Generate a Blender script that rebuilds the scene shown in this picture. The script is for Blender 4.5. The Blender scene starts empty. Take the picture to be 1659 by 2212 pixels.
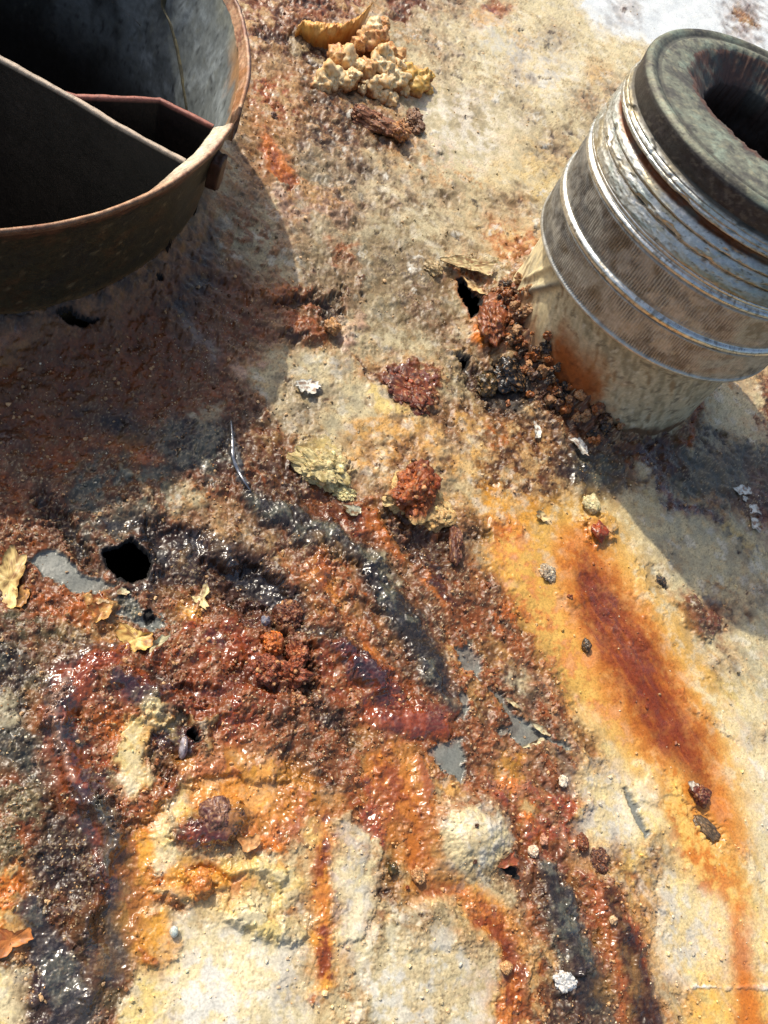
import bpy, bmesh, math, random
import numpy as np
from mathutils import Vector, Matrix, noise as mn

# ------------------------------------------------------------------ camera, sky, sun, exposure
SC = bpy.context.scene
SC.unit_settings.scale_length = 0.01            # one unit is one centimetre
CAMH = 20.0
N_ = np.array([0.35658986, -0.42343894, -0.83279237])   # plate normal / axes seen from the camera
E1 = np.array([0.93426103, 0.16161868, 0.31786118])
E2 = np.array([0.0, -0.89139153, 0.45323408])
FP, CU, CV = 1661.2, 829.5, 1106.0

cam = bpy.data.cameras.new("camera")
cam_o = bpy.data.objects.new("camera", cam)
SC.collection.objects.link(cam_o)
R3 = np.stack([[E1[0], E2[0], N_[0]], [-E1[1], -E2[1], -N_[1]], [-E1[2], -E2[2], -N_[2]]], 1)
M4 = Matrix([list(map(float, r)) + [0.0] for r in R3] + [[0, 0, 0, 1]])
M4.translation = Vector((0, 0, CAMH))
cam_o.matrix_world = M4
cam.sensor_fit = 'VERTICAL'
cam.sensor_height = 36.0
cam.lens = 36.0 * FP / 2212.0
cam.clip_start, cam.clip_end = 0.5, 2000.0
SC.camera = cam_o

SUN_AZ = (-0.62, 0.785)
SUN_EL = math.radians(45.0)
w = bpy.data.worlds.new("World"); SC.world = w; w.use_nodes = True
nt = w.node_tree
sky = nt.nodes.new("ShaderNodeTexSky"); sky.sky_type = 'NISHITA'; sky.sun_disc = False
sky.sun_elevation = SUN_EL; sky.dust_density = 4.0; sky.ozone_density = 0.5
sky.sun_rotation = math.atan2(SUN_AZ[0], SUN_AZ[1])
nt.links.new(sky.outputs[0], nt.nodes["Background"].inputs[0])
nt.nodes["Background"].inputs[1].default_value = 0.12
sun = bpy.data.lights.new("sun", 'SUN'); sun.energy = 3.1; sun.angle = math.radians(0.8); sun.color = (1.0, 0.93, 0.8)
sun_o = bpy.data.objects.new("sun", sun); SC.collection.objects.link(sun_o)
L = Vector((-SUN_AZ[0] * math.cos(SUN_EL), -SUN_AZ[1] * math.cos(SUN_EL), -math.sin(SUN_EL)))
sun_o.rotation_euler = L.to_track_quat('-Z', 'Y').to_euler()
SC.view_settings.view_transform = 'Standard'; SC.view_settings.look = 'None'
SC.view_settings.exposure = 0.36; SC.view_settings.gamma = 1.0

# ------------------------------------------------------------------ helpers
rng = np.random.default_rng(7)
random.seed(7)

def bp(u, v, z=0.0):
    """picture point -> world point at height z"""
    dx, dy = (np.asarray(u, float) - CU) / FP, (np.asarray(v, float) - CV) / FP
    nd = dx * N_[0] + dy * N_[1] + N_[2]
    t = (CAMH - z) / -nd
    return t * (dx * E1[0] + dy * E1[1] + E1[2]), t * (dx * E2[0] + dy * E2[1] + E2[2])

def smooth(a, b, x):
    t = np.clip((x - a) / (b - a), 0, 1)
    return t * t * (3 - 2 * t)

_PT = {}
def _tab(seed):
    if seed not in _PT:
        r = np.random.default_rng(1000 + seed)
        ang = r.random((256, 256)) * 2 * np.pi
        _PT[seed] = (np.cos(ang).astype(np.float32), np.sin(ang).astype(np.float32))
    return _PT[seed]
def perlin(x, y, seed):
    gx, gy = _tab(seed)
    xi, yi = np.floor(x).astype(np.int32), np.floor(y).astype(np.int32)
    xf, yf = (x - xi).astype(np.float32), (y - yi).astype(np.float32)
    x0, x1, y0, y1 = xi & 255, (xi + 1) & 255, yi & 255, (yi + 1) & 255
    u = xf * xf * xf * (xf * (xf * 6 - 15) + 10); v = yf * yf * yf * (yf * (yf * 6 - 15) + 10)
    def g(a, b, fx, fy): return gx[a, b] * fx + gy[a, b] * fy
    n0 = g(x0, y0, xf, yf) * (1 - u) + g(x1, y0, xf - 1, yf) * u
    n1 = g(x0, y1, xf, yf - 1) * (1 - u) + g(x1, y1, xf - 1, yf - 1) * u
    return (n0 * (1 - v) + n1 * v) * 1.5
def fbm(x, y, wl, oct=4, seed=0, gain=0.5):
    s, a, t = 0, 1.0, 0
    for o in range(oct):
        s = s + a * perlin(x * (2.03 ** o) / wl + 17.3 * o, y * (2.03 ** o) / wl - 9.1 * o, seed + o)
        t += a; a *= gain
    return s / t
def ridged(x, y, wl, oct=4, seed=0):
    s, a, t = 0, 1.0, 0
    for o in range(oct):
        s = s + a * (1 - 2 * np.abs(perlin(x * (2.03 ** o) / wl + 7.3 * o, y * (2.03 ** o) / wl + 3.1 * o, seed + o)))
        t += a; a *= 0.5
    return s / t
def worley(x, y, wl, seed=0):
    """distance to nearest cell point (0..~1) and a random value of that cell"""
    r = np.random.default_rng(5000 + seed)
    px, py, pv = r.random((128, 128)).astype(np.float32), r.random((128, 128)).astype(np.float32), r.random((128, 128)).astype(np.float32)
    x, y = x / wl, y / wl
    xi, yi = np.floor(x).astype(np.int32), np.floor(y).astype(np.int32)
    best = np.full(x.shape, 9.0, np.float32); val = np.zeros(x.shape, np.float32)
    for i in (-1, 0, 1):
        for j in (-1, 0, 1):
            a, b = (xi + i) & 127, (yi + j) & 127
            d = (xi + i + px[a, b] - x) ** 2 + (yi + j + py[a, b] - y) ** 2
            m = d < best
            best = np.where(m, d, best); val = np.where(m, pv[a, b], val)
    return np.sqrt(best), val

def lin(c):
    c = np.asarray(c, np.float32) / 255.0
    return np.where(c <= 0.04045, c / 12.92, ((c + 0.055) / 1.055) ** 2.4).astype(np.float32)

def link(o, parent=None):
    SC.collection.objects.link(o)
    if parent is not None: o.parent = parent
    return o
def tag(o, label, cat, group=None):
    o["label"] = label; o["category"] = cat
    if group: o["group"] = group
    return o
def empty(name, loc=(0, 0, 0)):
    o = bpy.data.objects.new(name, None); o.location = loc; o.empty_display_size = 0.5
    return link(o)
def mesh_from(name, V, F, mat, parent=None, col=None, rough=None, metal=None, smooth_faces=True):
    """V (n,3) array, F list or (m,3|4) array; point attributes colour / roughness / metal"""
    me = bpy.data.meshes.new(name)
    V = np.asarray(V, np.float32)
    if isinstance(F, np.ndarray):
        k = F.shape[1]; m = len(F)
        me.vertices.add(len(V)); me.vertices.foreach_set("co", V.ravel())
        me.loops.add(m * k); me.loops.foreach_set("vertex_index", F.astype(np.int32).ravel())
        me.polygons.add(m)
        me.polygons.foreach_set("loop_start", np.arange(0, m * k, k, dtype=np.int32))
        me.polygons.foreach_set("loop_total", np.full(m, k, np.int32))
        me.update(calc_edges=True)
    else:
        me.from_pydata([tuple(map(float, v)) for v in V], [], F); me.update()
    if col is not None:
        a = me.color_attributes.new("Col", 'FLOAT_COLOR', 'POINT')
        c = np.ones((len(V), 4), np.float32); c[:, :3] = col
        a.data.foreach_set("color", c.ravel())
    for nm, arr in (("Rough", rough), ("Metal", metal)):
        if arr is not None:
            a = me.attributes.new(nm, 'FLOAT', 'POINT')
            a.data.foreach_set("value", np.broadcast_to(np.asarray(arr, np.float32), (len(V),)).copy())
    me.polygons.foreach_set("use_smooth", np.full(len(me.polygons), smooth_faces))
    me.materials.append(mat)
    return link(bpy.data.objects.new(name, me), parent)

def node_mat(name, bump=0.3, bscale=14.0, bdist=0.02, mott=0.25, mscale=8.0, spec=0.5, coat=0.0, rough_jit=0.15, grain=False):
    """weathered surface: colour, roughness and metal from the mesh, grain and mottling from noise"""
    m = bpy.data.materials.new(name); m.use_nodes = True
    t = m.node_tree; n = t.nodes; l = t.links
    b = n["Principled BSDF"]
    at = n.new("ShaderNodeAttribute"); at.attribute_name = "Col"
    ar = n.new("ShaderNodeAttribute"); ar.attribute_name = "Rough"
    am = n.new("ShaderNodeAttribute"); am.attribute_name = "Metal"
    tc = n.new("ShaderNodeTexCoord")
    n1 = n.new("ShaderNodeTexNoise"); n1.inputs["Scale"].default_value = mscale; n1.inputs["Detail"].default_value = 8; n1.inputs["Roughness"].default_value = 0.7
    l.new(tc.outputs["Object"], n1.inputs["Vector"])
    mr = n.new("ShaderNodeMapRange"); mr.inputs[1].default_value = 0.3; mr.inputs[2].default_value = 0.7
    mr.inputs[3].default_value = 1 - mott; mr.inputs[4].default_value = 1 + mott
    l.new(n1.outputs[0], mr.inputs[0])
    mx = n.new("ShaderNodeVectorMath"); mx.operation = 'SCALE'
    l.new(at.outputs["Color"], mx.inputs[0]); l.new(mr.outputs[0], mx.inputs["Scale"])
    l.new(mx.outputs[0], b.inputs["Base Color"])
    n2 = n.new("ShaderNodeTexNoise"); n2.inputs["Scale"].default_value = bscale; n2.inputs["Detail"].default_value = 6; n2.inputs["Roughness"].default_value = 0.65
    l.new(tc.outputs["Object"], n2.inputs["Vector"])
    bm_ = n.new("ShaderNodeBump"); bm_.inputs["Strength"].default_value = bump; bm_.inputs["Distance"].default_value = bdist
    if grain:
        ag = n.new("ShaderNodeAttribute"); ag.attribute_name = "Grain"
        mg = n.new("ShaderNodeMath"); mg.operation = 'MULTIPLY'; mg.inputs[1].default_value = bump
        l.new(ag.outputs["Fac"], mg.inputs[0]); l.new(mg.outputs[0], bm_.inputs["Strength"])
    l.new(n2.outputs[0], bm_.inputs["Height"]); l.new(bm_.outputs[0], b.inputs["Normal"])
    ad = n.new("ShaderNodeMath"); ad.operation = 'MULTIPLY_ADD'; ad.inputs[1].default_value = rough_jit * 2; 
    sb = n.new("ShaderNodeMath"); sb.operation = 'SUBTRACT'; sb.inputs[1].default_value = 0.5
    l.new(n1.outputs[0], sb.inputs[0]); l.new(sb.outputs[0], ad.inputs[0]); l.new(ar.outputs["Fac"], ad.inputs[2])
    ad.use_clamp = True
    l.new(ad.outputs[0], b.inputs["Roughness"]); l.new(am.outputs["Fac"], b.inputs["Metallic"])
    b.inputs["Specular IOR Level"].default_value = spec
    b.inputs["Coat Weight"].default_value = coat; b.inputs["Coat Roughness"].default_value = 0.15
    if grain:                                   # wet, varnish-like crust
        aw = n.new("ShaderNodeAttribute"); aw.attribute_name = "Wet"
        l.new(aw.outputs["Fac"], b.inputs["Coat Weight"]); b.inputs["Coat Roughness"].default_value = 0.2; b.inputs["Coat IOR"].default_value = 1.6
    return m
# ------------------------------------------------------------------ the rusted tank top: one dense relief sheet
def axis(lo, a, b, hi, step, nout):
    mid = np.arange(a, b, step)
    k = np.linspace(0, 1, nout + 1)[1:] ** 1.6
    return np.concatenate([(a - k * (a - lo))[::-1], mid, b + k * (hi - b)])
GU = axis(-430, -25, 1690, 2080, 2.25, 46).astype(np.float32)
GV = axis(-340, -25, 2240, 2640, 2.35, 46).astype(np.float32)
NU, NV = len(GU), len(GV)
PU, PV = np.meshgrid(GU, GV)            # (NV, NU)
WX, WY = bp(PU, PV)
WX = WX.astype(np.float32); WY = WY.astype(np.float32)
NECK = (-7.698, 21.704); NR_RIM, NR_BASE, NZ_RIM, NZ_BASE = 9.21, 8.5, 5.14, 1.35
dn = np.hypot(WX - NECK[0], WY - NECK[1])
SKIRT = NZ_BASE * (.55 * np.exp(-np.maximum(dn - NR_BASE, 0) / .9) + .45 * np.exp(-np.maximum(dn - NR_BASE, 0) / 3.0)) * smooth(17, 11, dn)
def to_pic(x, y, z):
    z = z - CAMH
    q = [x * E1[k] + y * E2[k] + z * N_[k] for k in range(3)]
    return CU + FP * q[0] / q[2], CV + FP * q[1] / q[2]
PU, PV = to_pic(WX, WY, SKIRT)
PU = PU.astype(np.float32); PV = PV.astype(np.float32)
WARP = [(fbm(WX, WY, 1.1, 5, 10, 0.6), fbm(WX, WY, 1.1, 5, 30, 0.6))]
FB1 = fbm(WX, WY, 0.8, 5, 50, 0.6)
FB2 = fbm(WX, WY, 0.33, 4, 70, 0.65)
FB3 = fbm(WX, WY, 0.13, 3, 90, 0.7)
UW = PU + WARP[0][0] * 40; VW = PV + WARP[0][1] * 40

PAL = dict(   # sRGB, roughness, grain relief, pale specks, dark specks, crumbs
    cr=((212, 197, 156), .42, .06, .05, .3, .0), wh=((216, 213, 201), .42, .04, .04, .1, .0), pal=((192, 178, 138), .48, .1, .1, .36, .02),
    dg=((134, 118, 86), .55, .3, .45, .55, .05), gc=((178, 168, 136), .48, .1, .1, .25, .0), tan=((168, 130, 82), .5, .26, .35, .4, .05),
    och=((196, 150, 82), .4, .22, .22, .35, .05), amb=((216, 152, 50), .28, .13, .15, .22, .02), org=((206, 116, 38), .34, .45, .16, .3, .1),
    dor=((158, 82, 30), .32, .55, .18, .35, .2), rus=((126, 70, 36), .42, .7, .35, .35, .3), brn=((90, 58, 36), .46, .6, .5, .35, .2),
    dbr=((60, 38, 28), .42, .6, .4, .3, .15), mar=((98, 40, 28), .2, .55, .2, .3, .1), pur=((54, 32, 38), .18, .45, .25, .2, .05),
    chr=((40, 38, 37), .34, .5, .45, .2, .05), blk=((14, 12, 11), .8, .3, 0, 0, 0), gry=((118, 120, 113), .35, .03, .03, .1, 0),
    ggr=((78, 80, 70), .36, .4, .5, .3, .05), yel=((210, 186, 118), .34, .1, .1, .2, .02), pin=((186, 150, 126), .5, .35, .35, .35, .05),
    olv=((88, 78, 52), .45, .5, .5, .35, .1), red=((140, 60, 28), .2, .55, .14, .3, .15), fil=((56, 46, 38), .48, .5, .5, .2, .1),
    pan=((208, 213, 213), .35, .01, 0, .03, 0), gol=((188, 158, 90), .42, .22, .2, .35, .05), met=((80, 82, 84), .28, .05, .1, .1, 0),
    run=((116, 42, 14), .34, .12, .04, .12, 0), ruo=((192, 108, 34), .36, .1, .04, .12, 0), ruy=((212, 168, 84), .4, .1, .04, .15, 0),
)
COL = np.zeros((NV, NU, 3), np.float32); ROU = np.full((NV, NU), .5, np.float32); GRA = np.full((NV, NU), .3, np.float32)
SPL = np.zeros((NV, NU), np.float32); SPD = np.zeros((NV, NU), np.float32); CRU = np.zeros((NV, NU), np.float32)
MOT = np.ones((NV, NU), np.float32); MOTT = dict(gry=.0, pan=0., red=.45, amb=.4, org=.45, mar=.4, pur=.25, chr=.3, cr=.6, wh=.35, yel=.45, ggr=.5, dor=.7, met=0, run=.12, ruo=.12, ruy=.2, blk=.3, gc=.7)
HGT = np.zeros((NV, NU), np.float32); HOLE = np.zeros((NV, NU), np.float32)
TILES = dict(A=(0, 0), B=(900, 0), C=(1924, 0), D=(0, 900), E=(900, 900), F=(1924, 900), G=(0, 1800), H=(900, 1800), I=(1924, 1800),
             J=(0, 2700), K=(900, 2700), L=(1924, 2700), M=(0, 3332), N=(1512, 3332))
KS = 1659 / 3024
def tp(t, pts):
    p = np.asarray(pts, float)
    if t == 'P': return p
    ox, oy = TILES[t]
    s = 0.5 if t in 'MN' else 1100 / 1659 * KS
    return p * s + np.array([ox * KS, oy * KS])
def seg_dist(U, V, pts, closed, ws=None):
    d = np.full(U.shape, 1e9, np.float32)
    inside = np.zeros(U.shape, bool)
    n = len(pts)
    if n == 1: return np.hypot(U - pts[0][0], V - pts[0][1]).astype(np.float32), inside
    for i in range(n if closed else n - 1):
        (x0, y0), (x1, y1) = pts[i], pts[(i + 1) % n]
        dx, dy = x1 - x0, y1 - y0
        t = np.clip(((U - x0) * dx + (V - y0) * dy) / (dx * dx + dy * dy + 1e-9), 0, 1)
        dd = np.hypot(U - x0 - t * dx, V - y0 - t * dy)
        if ws is not None: dd = dd - (ws[i] + (ws[i + 1] - ws[i]) * t)
        d = np.minimum(d, dd)
        if closed:
            c = ((y0 > V) != (y1 > V)) & (U < (dx) * (V - y0) / (dy + 1e-9) + x0)
            inside ^= c
    return d, inside
def mask(t, pts, w=None, soft=6, warp=1.0, nz=0.0, pad=150):
    """soft mask of a polygon (w None) or of a stroke of half width w (a list tapers it); returns window + mask"""
    P = tp(t, pts)
    sc = 1100 / 1659 * KS if t != 'P' else 1.0
    if t in 'MN': sc = 0.5
    ws = None
    if w is not None: ws = [float(x) * sc for x in (w if isinstance(w, (list, tuple)) else [w] * len(P))]
    ext = pad + soft * 2 + (max(ws) if ws else 0)
    a, b = np.searchsorted(GU, [P[:, 0].min() - ext, P[:, 0].max() + ext]); c, d = np.searchsorted(GV, [P[:, 1].min() - ext, P[:, 1].max() + ext])
    s = (slice(c, d), slice(a, b))
    U = PU[s] + (UW[s] - PU[s]) * warp; V = PV[s] + (VW[s] - PV[s]) * warp
    if w is None:
        D, ins = seg_dist(U, V, P, True); D = np.where(ins, -D, D)
    elif len(P) == 1:
        D, _ = seg_dist(U, V, P, False); D = D - ws[0]
    else:
        D, _ = seg_dist(U, V, P, False, ws)
    if nz: D = D + FB2[s] * nz * 22 + FB3[s] * nz * 14
    return s, 1 - smooth(-soft, soft, D), D
def mixin(s, m, col):
    """col: 'a', 'a/b' (mottled mix of two) or 'a/b/k' (k shifts the share of b)"""
    q = col.split('/')
    ca = PAL[q[0]]
    def put(arr, va, vb, k): arr[s] = arr[s] * (1 - m) + m * (va + (vb - va) * k)
    if len(q) > 1:
        cb = PAL[q[1]]; sh = float(q[2]) if len(q) > 2 else 0.0
        k = smooth(-0.22, 0.22, FB1[s] * 1.2 + FB2[s] * 0.9 + sh)
    else:
        cb, k = ca, np.zeros_like(m)
    c = lin(ca[0]) * (1 - k[..., None]) + lin(cb[0]) * k[..., None]
    COL[s] = COL[s] * (1 - m[..., None]) + c * m[..., None]
    put(MOT, MOTT.get(q[0], .8), MOTT.get(q[1] if len(q) > 1 else q[0], .8), k); put(ROU, ca[1], cb[1], k); put(GRA, ca[2], cb[2], k); put(SPL, ca[3], cb[3], k); put(SPD, ca[4], cb[4], k); put(CRU, ca[5], cb[5], k)
HALO = dict(org='och/dor', dor='och/rus', red='dor/brn', rus='dor/brn', mar='dor/brn', amb='och/cr', dbr='brn/rus', chr='brn/fil', brn='rus/brn', run='ruo/ruy', ruo='ruy/och')
LOG = []
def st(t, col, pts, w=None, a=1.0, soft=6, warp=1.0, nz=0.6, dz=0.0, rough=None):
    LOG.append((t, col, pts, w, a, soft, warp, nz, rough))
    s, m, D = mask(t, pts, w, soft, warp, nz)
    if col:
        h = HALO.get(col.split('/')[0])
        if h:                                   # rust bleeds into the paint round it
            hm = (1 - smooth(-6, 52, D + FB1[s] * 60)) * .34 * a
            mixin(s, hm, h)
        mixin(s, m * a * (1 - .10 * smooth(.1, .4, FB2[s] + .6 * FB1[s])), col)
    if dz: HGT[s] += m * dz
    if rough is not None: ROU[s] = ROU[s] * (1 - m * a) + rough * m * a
def hole(t, pts, w=None, warp=0.22, depth=1.0, rim='dbr', rw=10):
    s, m, D = mask(t, pts, w, 1.5, warp, 0.25)
    if rim: mixin(s, 1 - smooth(-2, rw, D), rim)
    HOLE[s] = np.maximum(HOLE[s], m * depth)
    mixin(s, (D < 2.0).astype(np.float32), 'blk')  # black painted in for the darkness inside the hole

full = (slice(0, NV), slice(0, NU))
mixin(full, np.ones((NV, NU), np.float32), 'pal/tan/-0.12')

st('P', 'brn/rus', [(-500, 700), (480, 760), (640, 980), (900, 1100), (1150, 1250), (1240, 1500), (1250, 1850), (1000, 1900), (720, 1700), (330, 1850), (250, 2700), (-500, 2700)], soft=50, nz=1)
# --- top middle and top right
st('P', 'cr/pal', [(900, -330), (1900, -330), (1900, 640), (1160, 520), (1050, 330), (930, 260)], soft=60)
st('P', 'cr/dg/-0.2', [(880, 30), (1130, 20), (1330, 120), (1230, 330), (1080, 400), (960, 300)], soft=40, a=.8)
st('C', 'pan', [(480, -900), (2400, -900), (2400, 400), (1659, 330), (900, 250), (660, 150), (560, 70)], soft=5, warp=.7, dz=.03)
st('C', 'wh', [(900, 255), (660, 160), (500, 20)], w=26, soft=14, a=.7)
st('C', 'tan', [(1475, 65), (1575, 150)], w=22, soft=3, warp=.4)
st('C', 'dor', [(30, 60)], w=60, soft=14); st('C', 'mar', [(20, 62)], w=26, soft=8)
st('C', 'och', [(-80, 80), (60, 170), (250, 265)], w=[30, 30, 14], soft=8, dz=.05)
st('C', 'och', [(640, 430)], w=70, soft=20, a=.7)
st('C', 'dg/pal', [(0, 500), (330, 620), (560, 760), (480, 980), (300, 1280), (0, 1260)], soft=30, a=.6)
st('C', 'dg', [(200, 850), (320, 980)], w=30, soft=16, a=.6, dz=-.05)
st('C', 'gol', [(220, 1200), (440, 1000), (520, 900)], w=30, soft=20, a=.7)
st('B', 'gc', [(1500, 200), (1659, 180), (1750, 330), (1600, 370), (1500, 300)], soft=6, dz=.03)
st('B', 'yel/cr', [(1200, 520), (1330, 580), (1450, 720)], w=60, soft=20, a=.5)
st('B', 'yel/och', [(640, -20), (740, 90)], w=30, soft=6)
st('B', 'rus/dbr', [(900, -30), (1160, -30), (1150, 60), (1060, 110), (950, 50)], soft=8, dz=-.05)
st('B', 'dg', [(900, 90), (1000, 110), (1040, 250), (980, 300)], soft=14, a=.8)
# brown field right of the neck
st('B', 'brn/tan', [(60, 330), (460, 400), (760, 640), (1060, 720), (1130, 820), (980, 930), (560, 930), (420, 1090), (60, 1200)], soft=40, nz=1)
st('B', 'fil/brn', [(430, 400), (640, 560), (760, 700), (1000, 760), (1120, 760), (960, 900), (600, 860), (420, 650)], soft=24, a=.8, nz=1)
st('B', 'rus/tan', [(60, -60), (860, -60), (800, 100), (420, 150), (360, 300), (60, 330)], soft=14, nz=1, dz=.05)
st('B', 'dbr', [(200, 215), (370, 240)], w=34, soft=12, dz=-.12)
st('B', 'dbr/rus', [(560, -60), (640, 110), (440, 150), (330, 60)], soft=14, dz=-.08)
st('B', 'dbr/dg', [(420, 250), (540, 340), (700, 300)], w=60, soft=14, dz=-.1)
st('B', 'dor/tan', [(120, 480), (330, 450), (420, 620), (360, 760), (160, 760)], soft=20)
st('B', 'dor/org', [(180, 780), (270, 830), (360, 1000), (470, 1080), (280, 1090), (200, 980)], soft=10)
st('B', 'dg/gc', [(380, 930), (800, 880), (1110, 1060), (1300, 1300), (1560, 1500), (700, 1560), (720, 1250), (500, 1080)], soft=40, a=.9, nz=1)
st('B', 'pin/tan', [(270, 1090), (420, 1090), (680, 1140), (730, 1340), (640, 1500), (420, 1560), (290, 1500)], soft=10, dz=.08)
st('B', 'wh/gc', [(520, 1270), (590, 1330), (560, 1460), (480, 1420)], soft=12, a=.8)
st('B', 'tan', [(280, 1080), (480, 1100), (690, 1150)], w=10, soft=4, a=.8, dz=.06)
# --- around the crack by the fitting (tile E)
st('E', 'dg/gc/-0.1', [(300, -40), (820, 40), (1250, 60), (1350, 250), (1430, 700), (1250, 800), (860, 720), (640, 480)], soft=30, nz=1)
st('E', 'dg/fil/-0.1', [(900, 120), (1250, 200), (1380, 420), (1250, 560), (950, 500)], soft=30, a=.7, nz=1)
st('E', 'dg/chr', [(420, 120), (520, 130), (500, 300), (400, 300)], soft=14, a=.8)
st('E', 'wh/gc', [(330, 160), (430, 230), (380, 330)], w=24, soft=14, a=.8)
st('E', 'pin/org', [(560, 60), (760, 90), (780, 220), (700, 310), (620, 220)], soft=12, dz=.06)
st('E', 'dor', [(650, 180), (720, 230)], w=40, soft=10, dz=-.06)
st('E', 'dor/org', [(130, 320), (330, 330), (330, 400), (250, 450), (190, 440)], soft=8, dz=.1)
st('E', 'rus/dor', [(230, 440), (330, 360), (560, 370), (780, 320), (720, 420), (560, 520), (600, 620), (580, 700), (450, 690), (330, 560), (220, 480)], soft=8, nz=1, dz=.05)
st('E', 'dbr', [(270, 430), (420, 450), (600, 440), (700, 380)], w=[20, 36, 44, 18], soft=8, dz=-.25)
st('E', 'chr', [(570, 470), (620, 500)], w=40, soft=8, dz=-.15)
st('E', 'dor/rus', [(340, 560), (480, 560), (570, 640), (460, 690), (350, 640)], soft=8, dz=.18)
st('E', 'dbr', [(340, 620), (440, 650)], w=24, soft=8, dz=-.12)
st('E', 'tan', [(610, 590)], w=46, soft=8, dz=.16)
st('E', 'pin', [(640, 640), (700, 690), (780, 520)], w=34, soft=12, dz=.08)
st('E', 'pin/tan', [(220, 480), (320, 590), (280, 660), (180, 600)], soft=10, a=.8)
st('E', 'tan/pin', [(30, 760), (130, 700), (250, 790), (180, 890), (60, 880)], soft=8, dz=.05)
# white crusty plateau, centre
st('E', 'gc/pal', [(180, 880), (400, 720), (560, 760), (870, 930), (720, 1230), (360, 1250), (230, 1060)], soft=16, nz=1)
st('E', 'wh', [(400, 930), (520, 900), (500, 970), (420, 970)], soft=4, dz=.12)
st('E', 'wh/gc', [(560, 800), (660, 870)], w=20, soft=12, a=.8, dz=.05)
st('E', 'cr/yel', [(850, 930), (960, 960), (1080, 1110), (980, 1130), (780, 1010)], soft=10, dz=.04)
st('E', 'dbr', [(760, 770), (870, 910)], w=12, soft=7, a=.7, dz=-.06)
st('E', 'cr/tan', [(850, 740), (960, 790), (920, 900), (860, 900)], soft=12)
st('E', 'rus/mar', [(910, 850), (1050, 810), (1240, 850), (1250, 1000), (1190, 1100), (1080, 1100), (930, 930)], soft=6, nz=1, dz=.08)
st('E', 'tan/och', [(720, 1120), (1080, 1120), (1400, 1030), (1659, 1130), (1659, 1508), (1300, 1500), (760, 1420), (700, 1240)], soft=26)
st('E', 'cr', [(1300, 1290), (1500, 1250), (1600, 1330)], w=60, soft=30, a=.5)
st('E', 'brn', [(1180, 1040), (1330, 1200), (1420, 1260)], w=[60, 40, 20], soft=20, a=.6)
st('E', 'yel/pal', [(380, 1300), (560, 1240), (700, 1310), (740, 1420), (600, 1540), (430, 1500)], soft=10, dz=.22, nz=1)
st('E', 'dbr/brn', [(10, 960), (130, 1000), (330, 1240), (370, 1420), (250, 1500), (0, 1300)], soft=18, nz=1)
st('E', 'dor/och', [(80, 1180), (330, 1250), (340, 1360), (200, 1360)], soft=14)
st('E', 'chr', [(250, 1400), (370, 1400), (380, 1500)], w=30, soft=16, a=.8)
# crack
st('E', 'dor/org', [(1310, 240), (1440, 250), (1640, 370), (1659, 500), (1540, 520), (1500, 400), (1370, 290)], soft=6, dz=-.02)
st('E', 'rus/org', [(1500, 400), (1659, 430), (1659, 700), (1560, 760), (1440, 700), (1440, 560)], soft=8, dz=.12)
st('E', 'cr/dg', [(1250, 170), (1400, 180), (1590, 200), (1570, 270), (1430, 250), (1310, 220)], soft=4, dz=.14)
st('E', 'cr', [(1400, 290), (1520, 370)], w=14, soft=3, dz=.1, warp=.5)
st('E', 'tan', [(1310, 720), (1430, 740)], w=14, soft=4, dz=.1)
st('E', 'chr/dbr', [(1370, 770), (1480, 800), (1659, 850), (1659, 1080), (1540, 1040), (1420, 960)], soft=12, nz=1, dz=-.15)
st('E', 'dg/chr', [(1270, 780), (1390, 800), (1400, 940), (1300, 1000)], soft=14, nz=1)

# --- orange / ochre to the upper right of the crack and the foot of the fitting (tile F)
st('C', 'org/dor', [(0, 1290), (110, 1310), (240, 1400), (330, 1530), (60, 1530), (-30, 1400)], soft=10)
st('F', 'org/och', [(0, -60), (200, 0), (320, 60), (180, 190), (60, 160), (0, 80)], soft=10)
st('F', 'pal/dg', [(0, 160), (130, 250), (80, 350), (-60, 330)], soft=12)
st('F', 'dor/rus', [(-40, 380), (90, 380), (110, 600), (200, 700), (0, 720)], soft=8, dz=.1)
st('F', 'dbr/brn', [(80, 620), (300, 680), (520, 960), (760, 1220), (620, 1340), (340, 1180), (230, 900)], soft=14, nz=1)
st('F', 'org/brn', [(340, 720), (480, 800), (600, 860), (780, 1000), (790, 1200), (600, 1150), (430, 960), (330, 830)], soft=16)
st('F', 'chr/blk', [(0, 820), (110, 800), (240, 900), (260, 1010), (120, 1070), (0, 1040)], soft=12, dz=-.1)
st('F', 'brn/tan', [(0, 1080), (320, 1150), (600, 1340), (620, 1508), (0, 1508)], soft=20, nz=1)
st('F', 'tan/dor', [(0, 1150), (90, 1200), (120, 1330), (0, 1400)], soft=12)
st('F', 'chr/ggr', [(420, 1260), (620, 1330), (760, 1420), (800, 1560), (520, 1560), (380, 1400)], soft=12, nz=1)
st('F', 'fil/brn', [(600, 1240), (1080, 1230), (1230, 1060), (1300, 1120), (1220, 1300), (1100, 1508), (760, 1480)], soft=16, nz=1)
st('F', 'pur/chr', [(960, 1280), (1080, 1330), (1060, 1480), (980, 1440)], soft=16, a=.8)
st('F', 'dor', [(1230, 1060), (1200, 1200), (1160, 1300)], w=30, soft=10)
st('F', 'cr/pal', [(1250, 1020), (1400, 930), (1659, 900), (1700, 1130), (1659, 1400), (1480, 1300), (1320, 1180)], soft=16, nz=1, dz=.05)
st('F', 'rus/brn', [(1590, 850), (1900, 800), (1900, 1300), (1659, 1200), (1600, 1100)], soft=16, nz=1)
st('F', 'ggr/gc', [(1300, 1180), (1480, 1290), (1659, 1400), (1659, 1560), (1250, 1560), (1160, 1350)], soft=16, nz=1)
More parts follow.
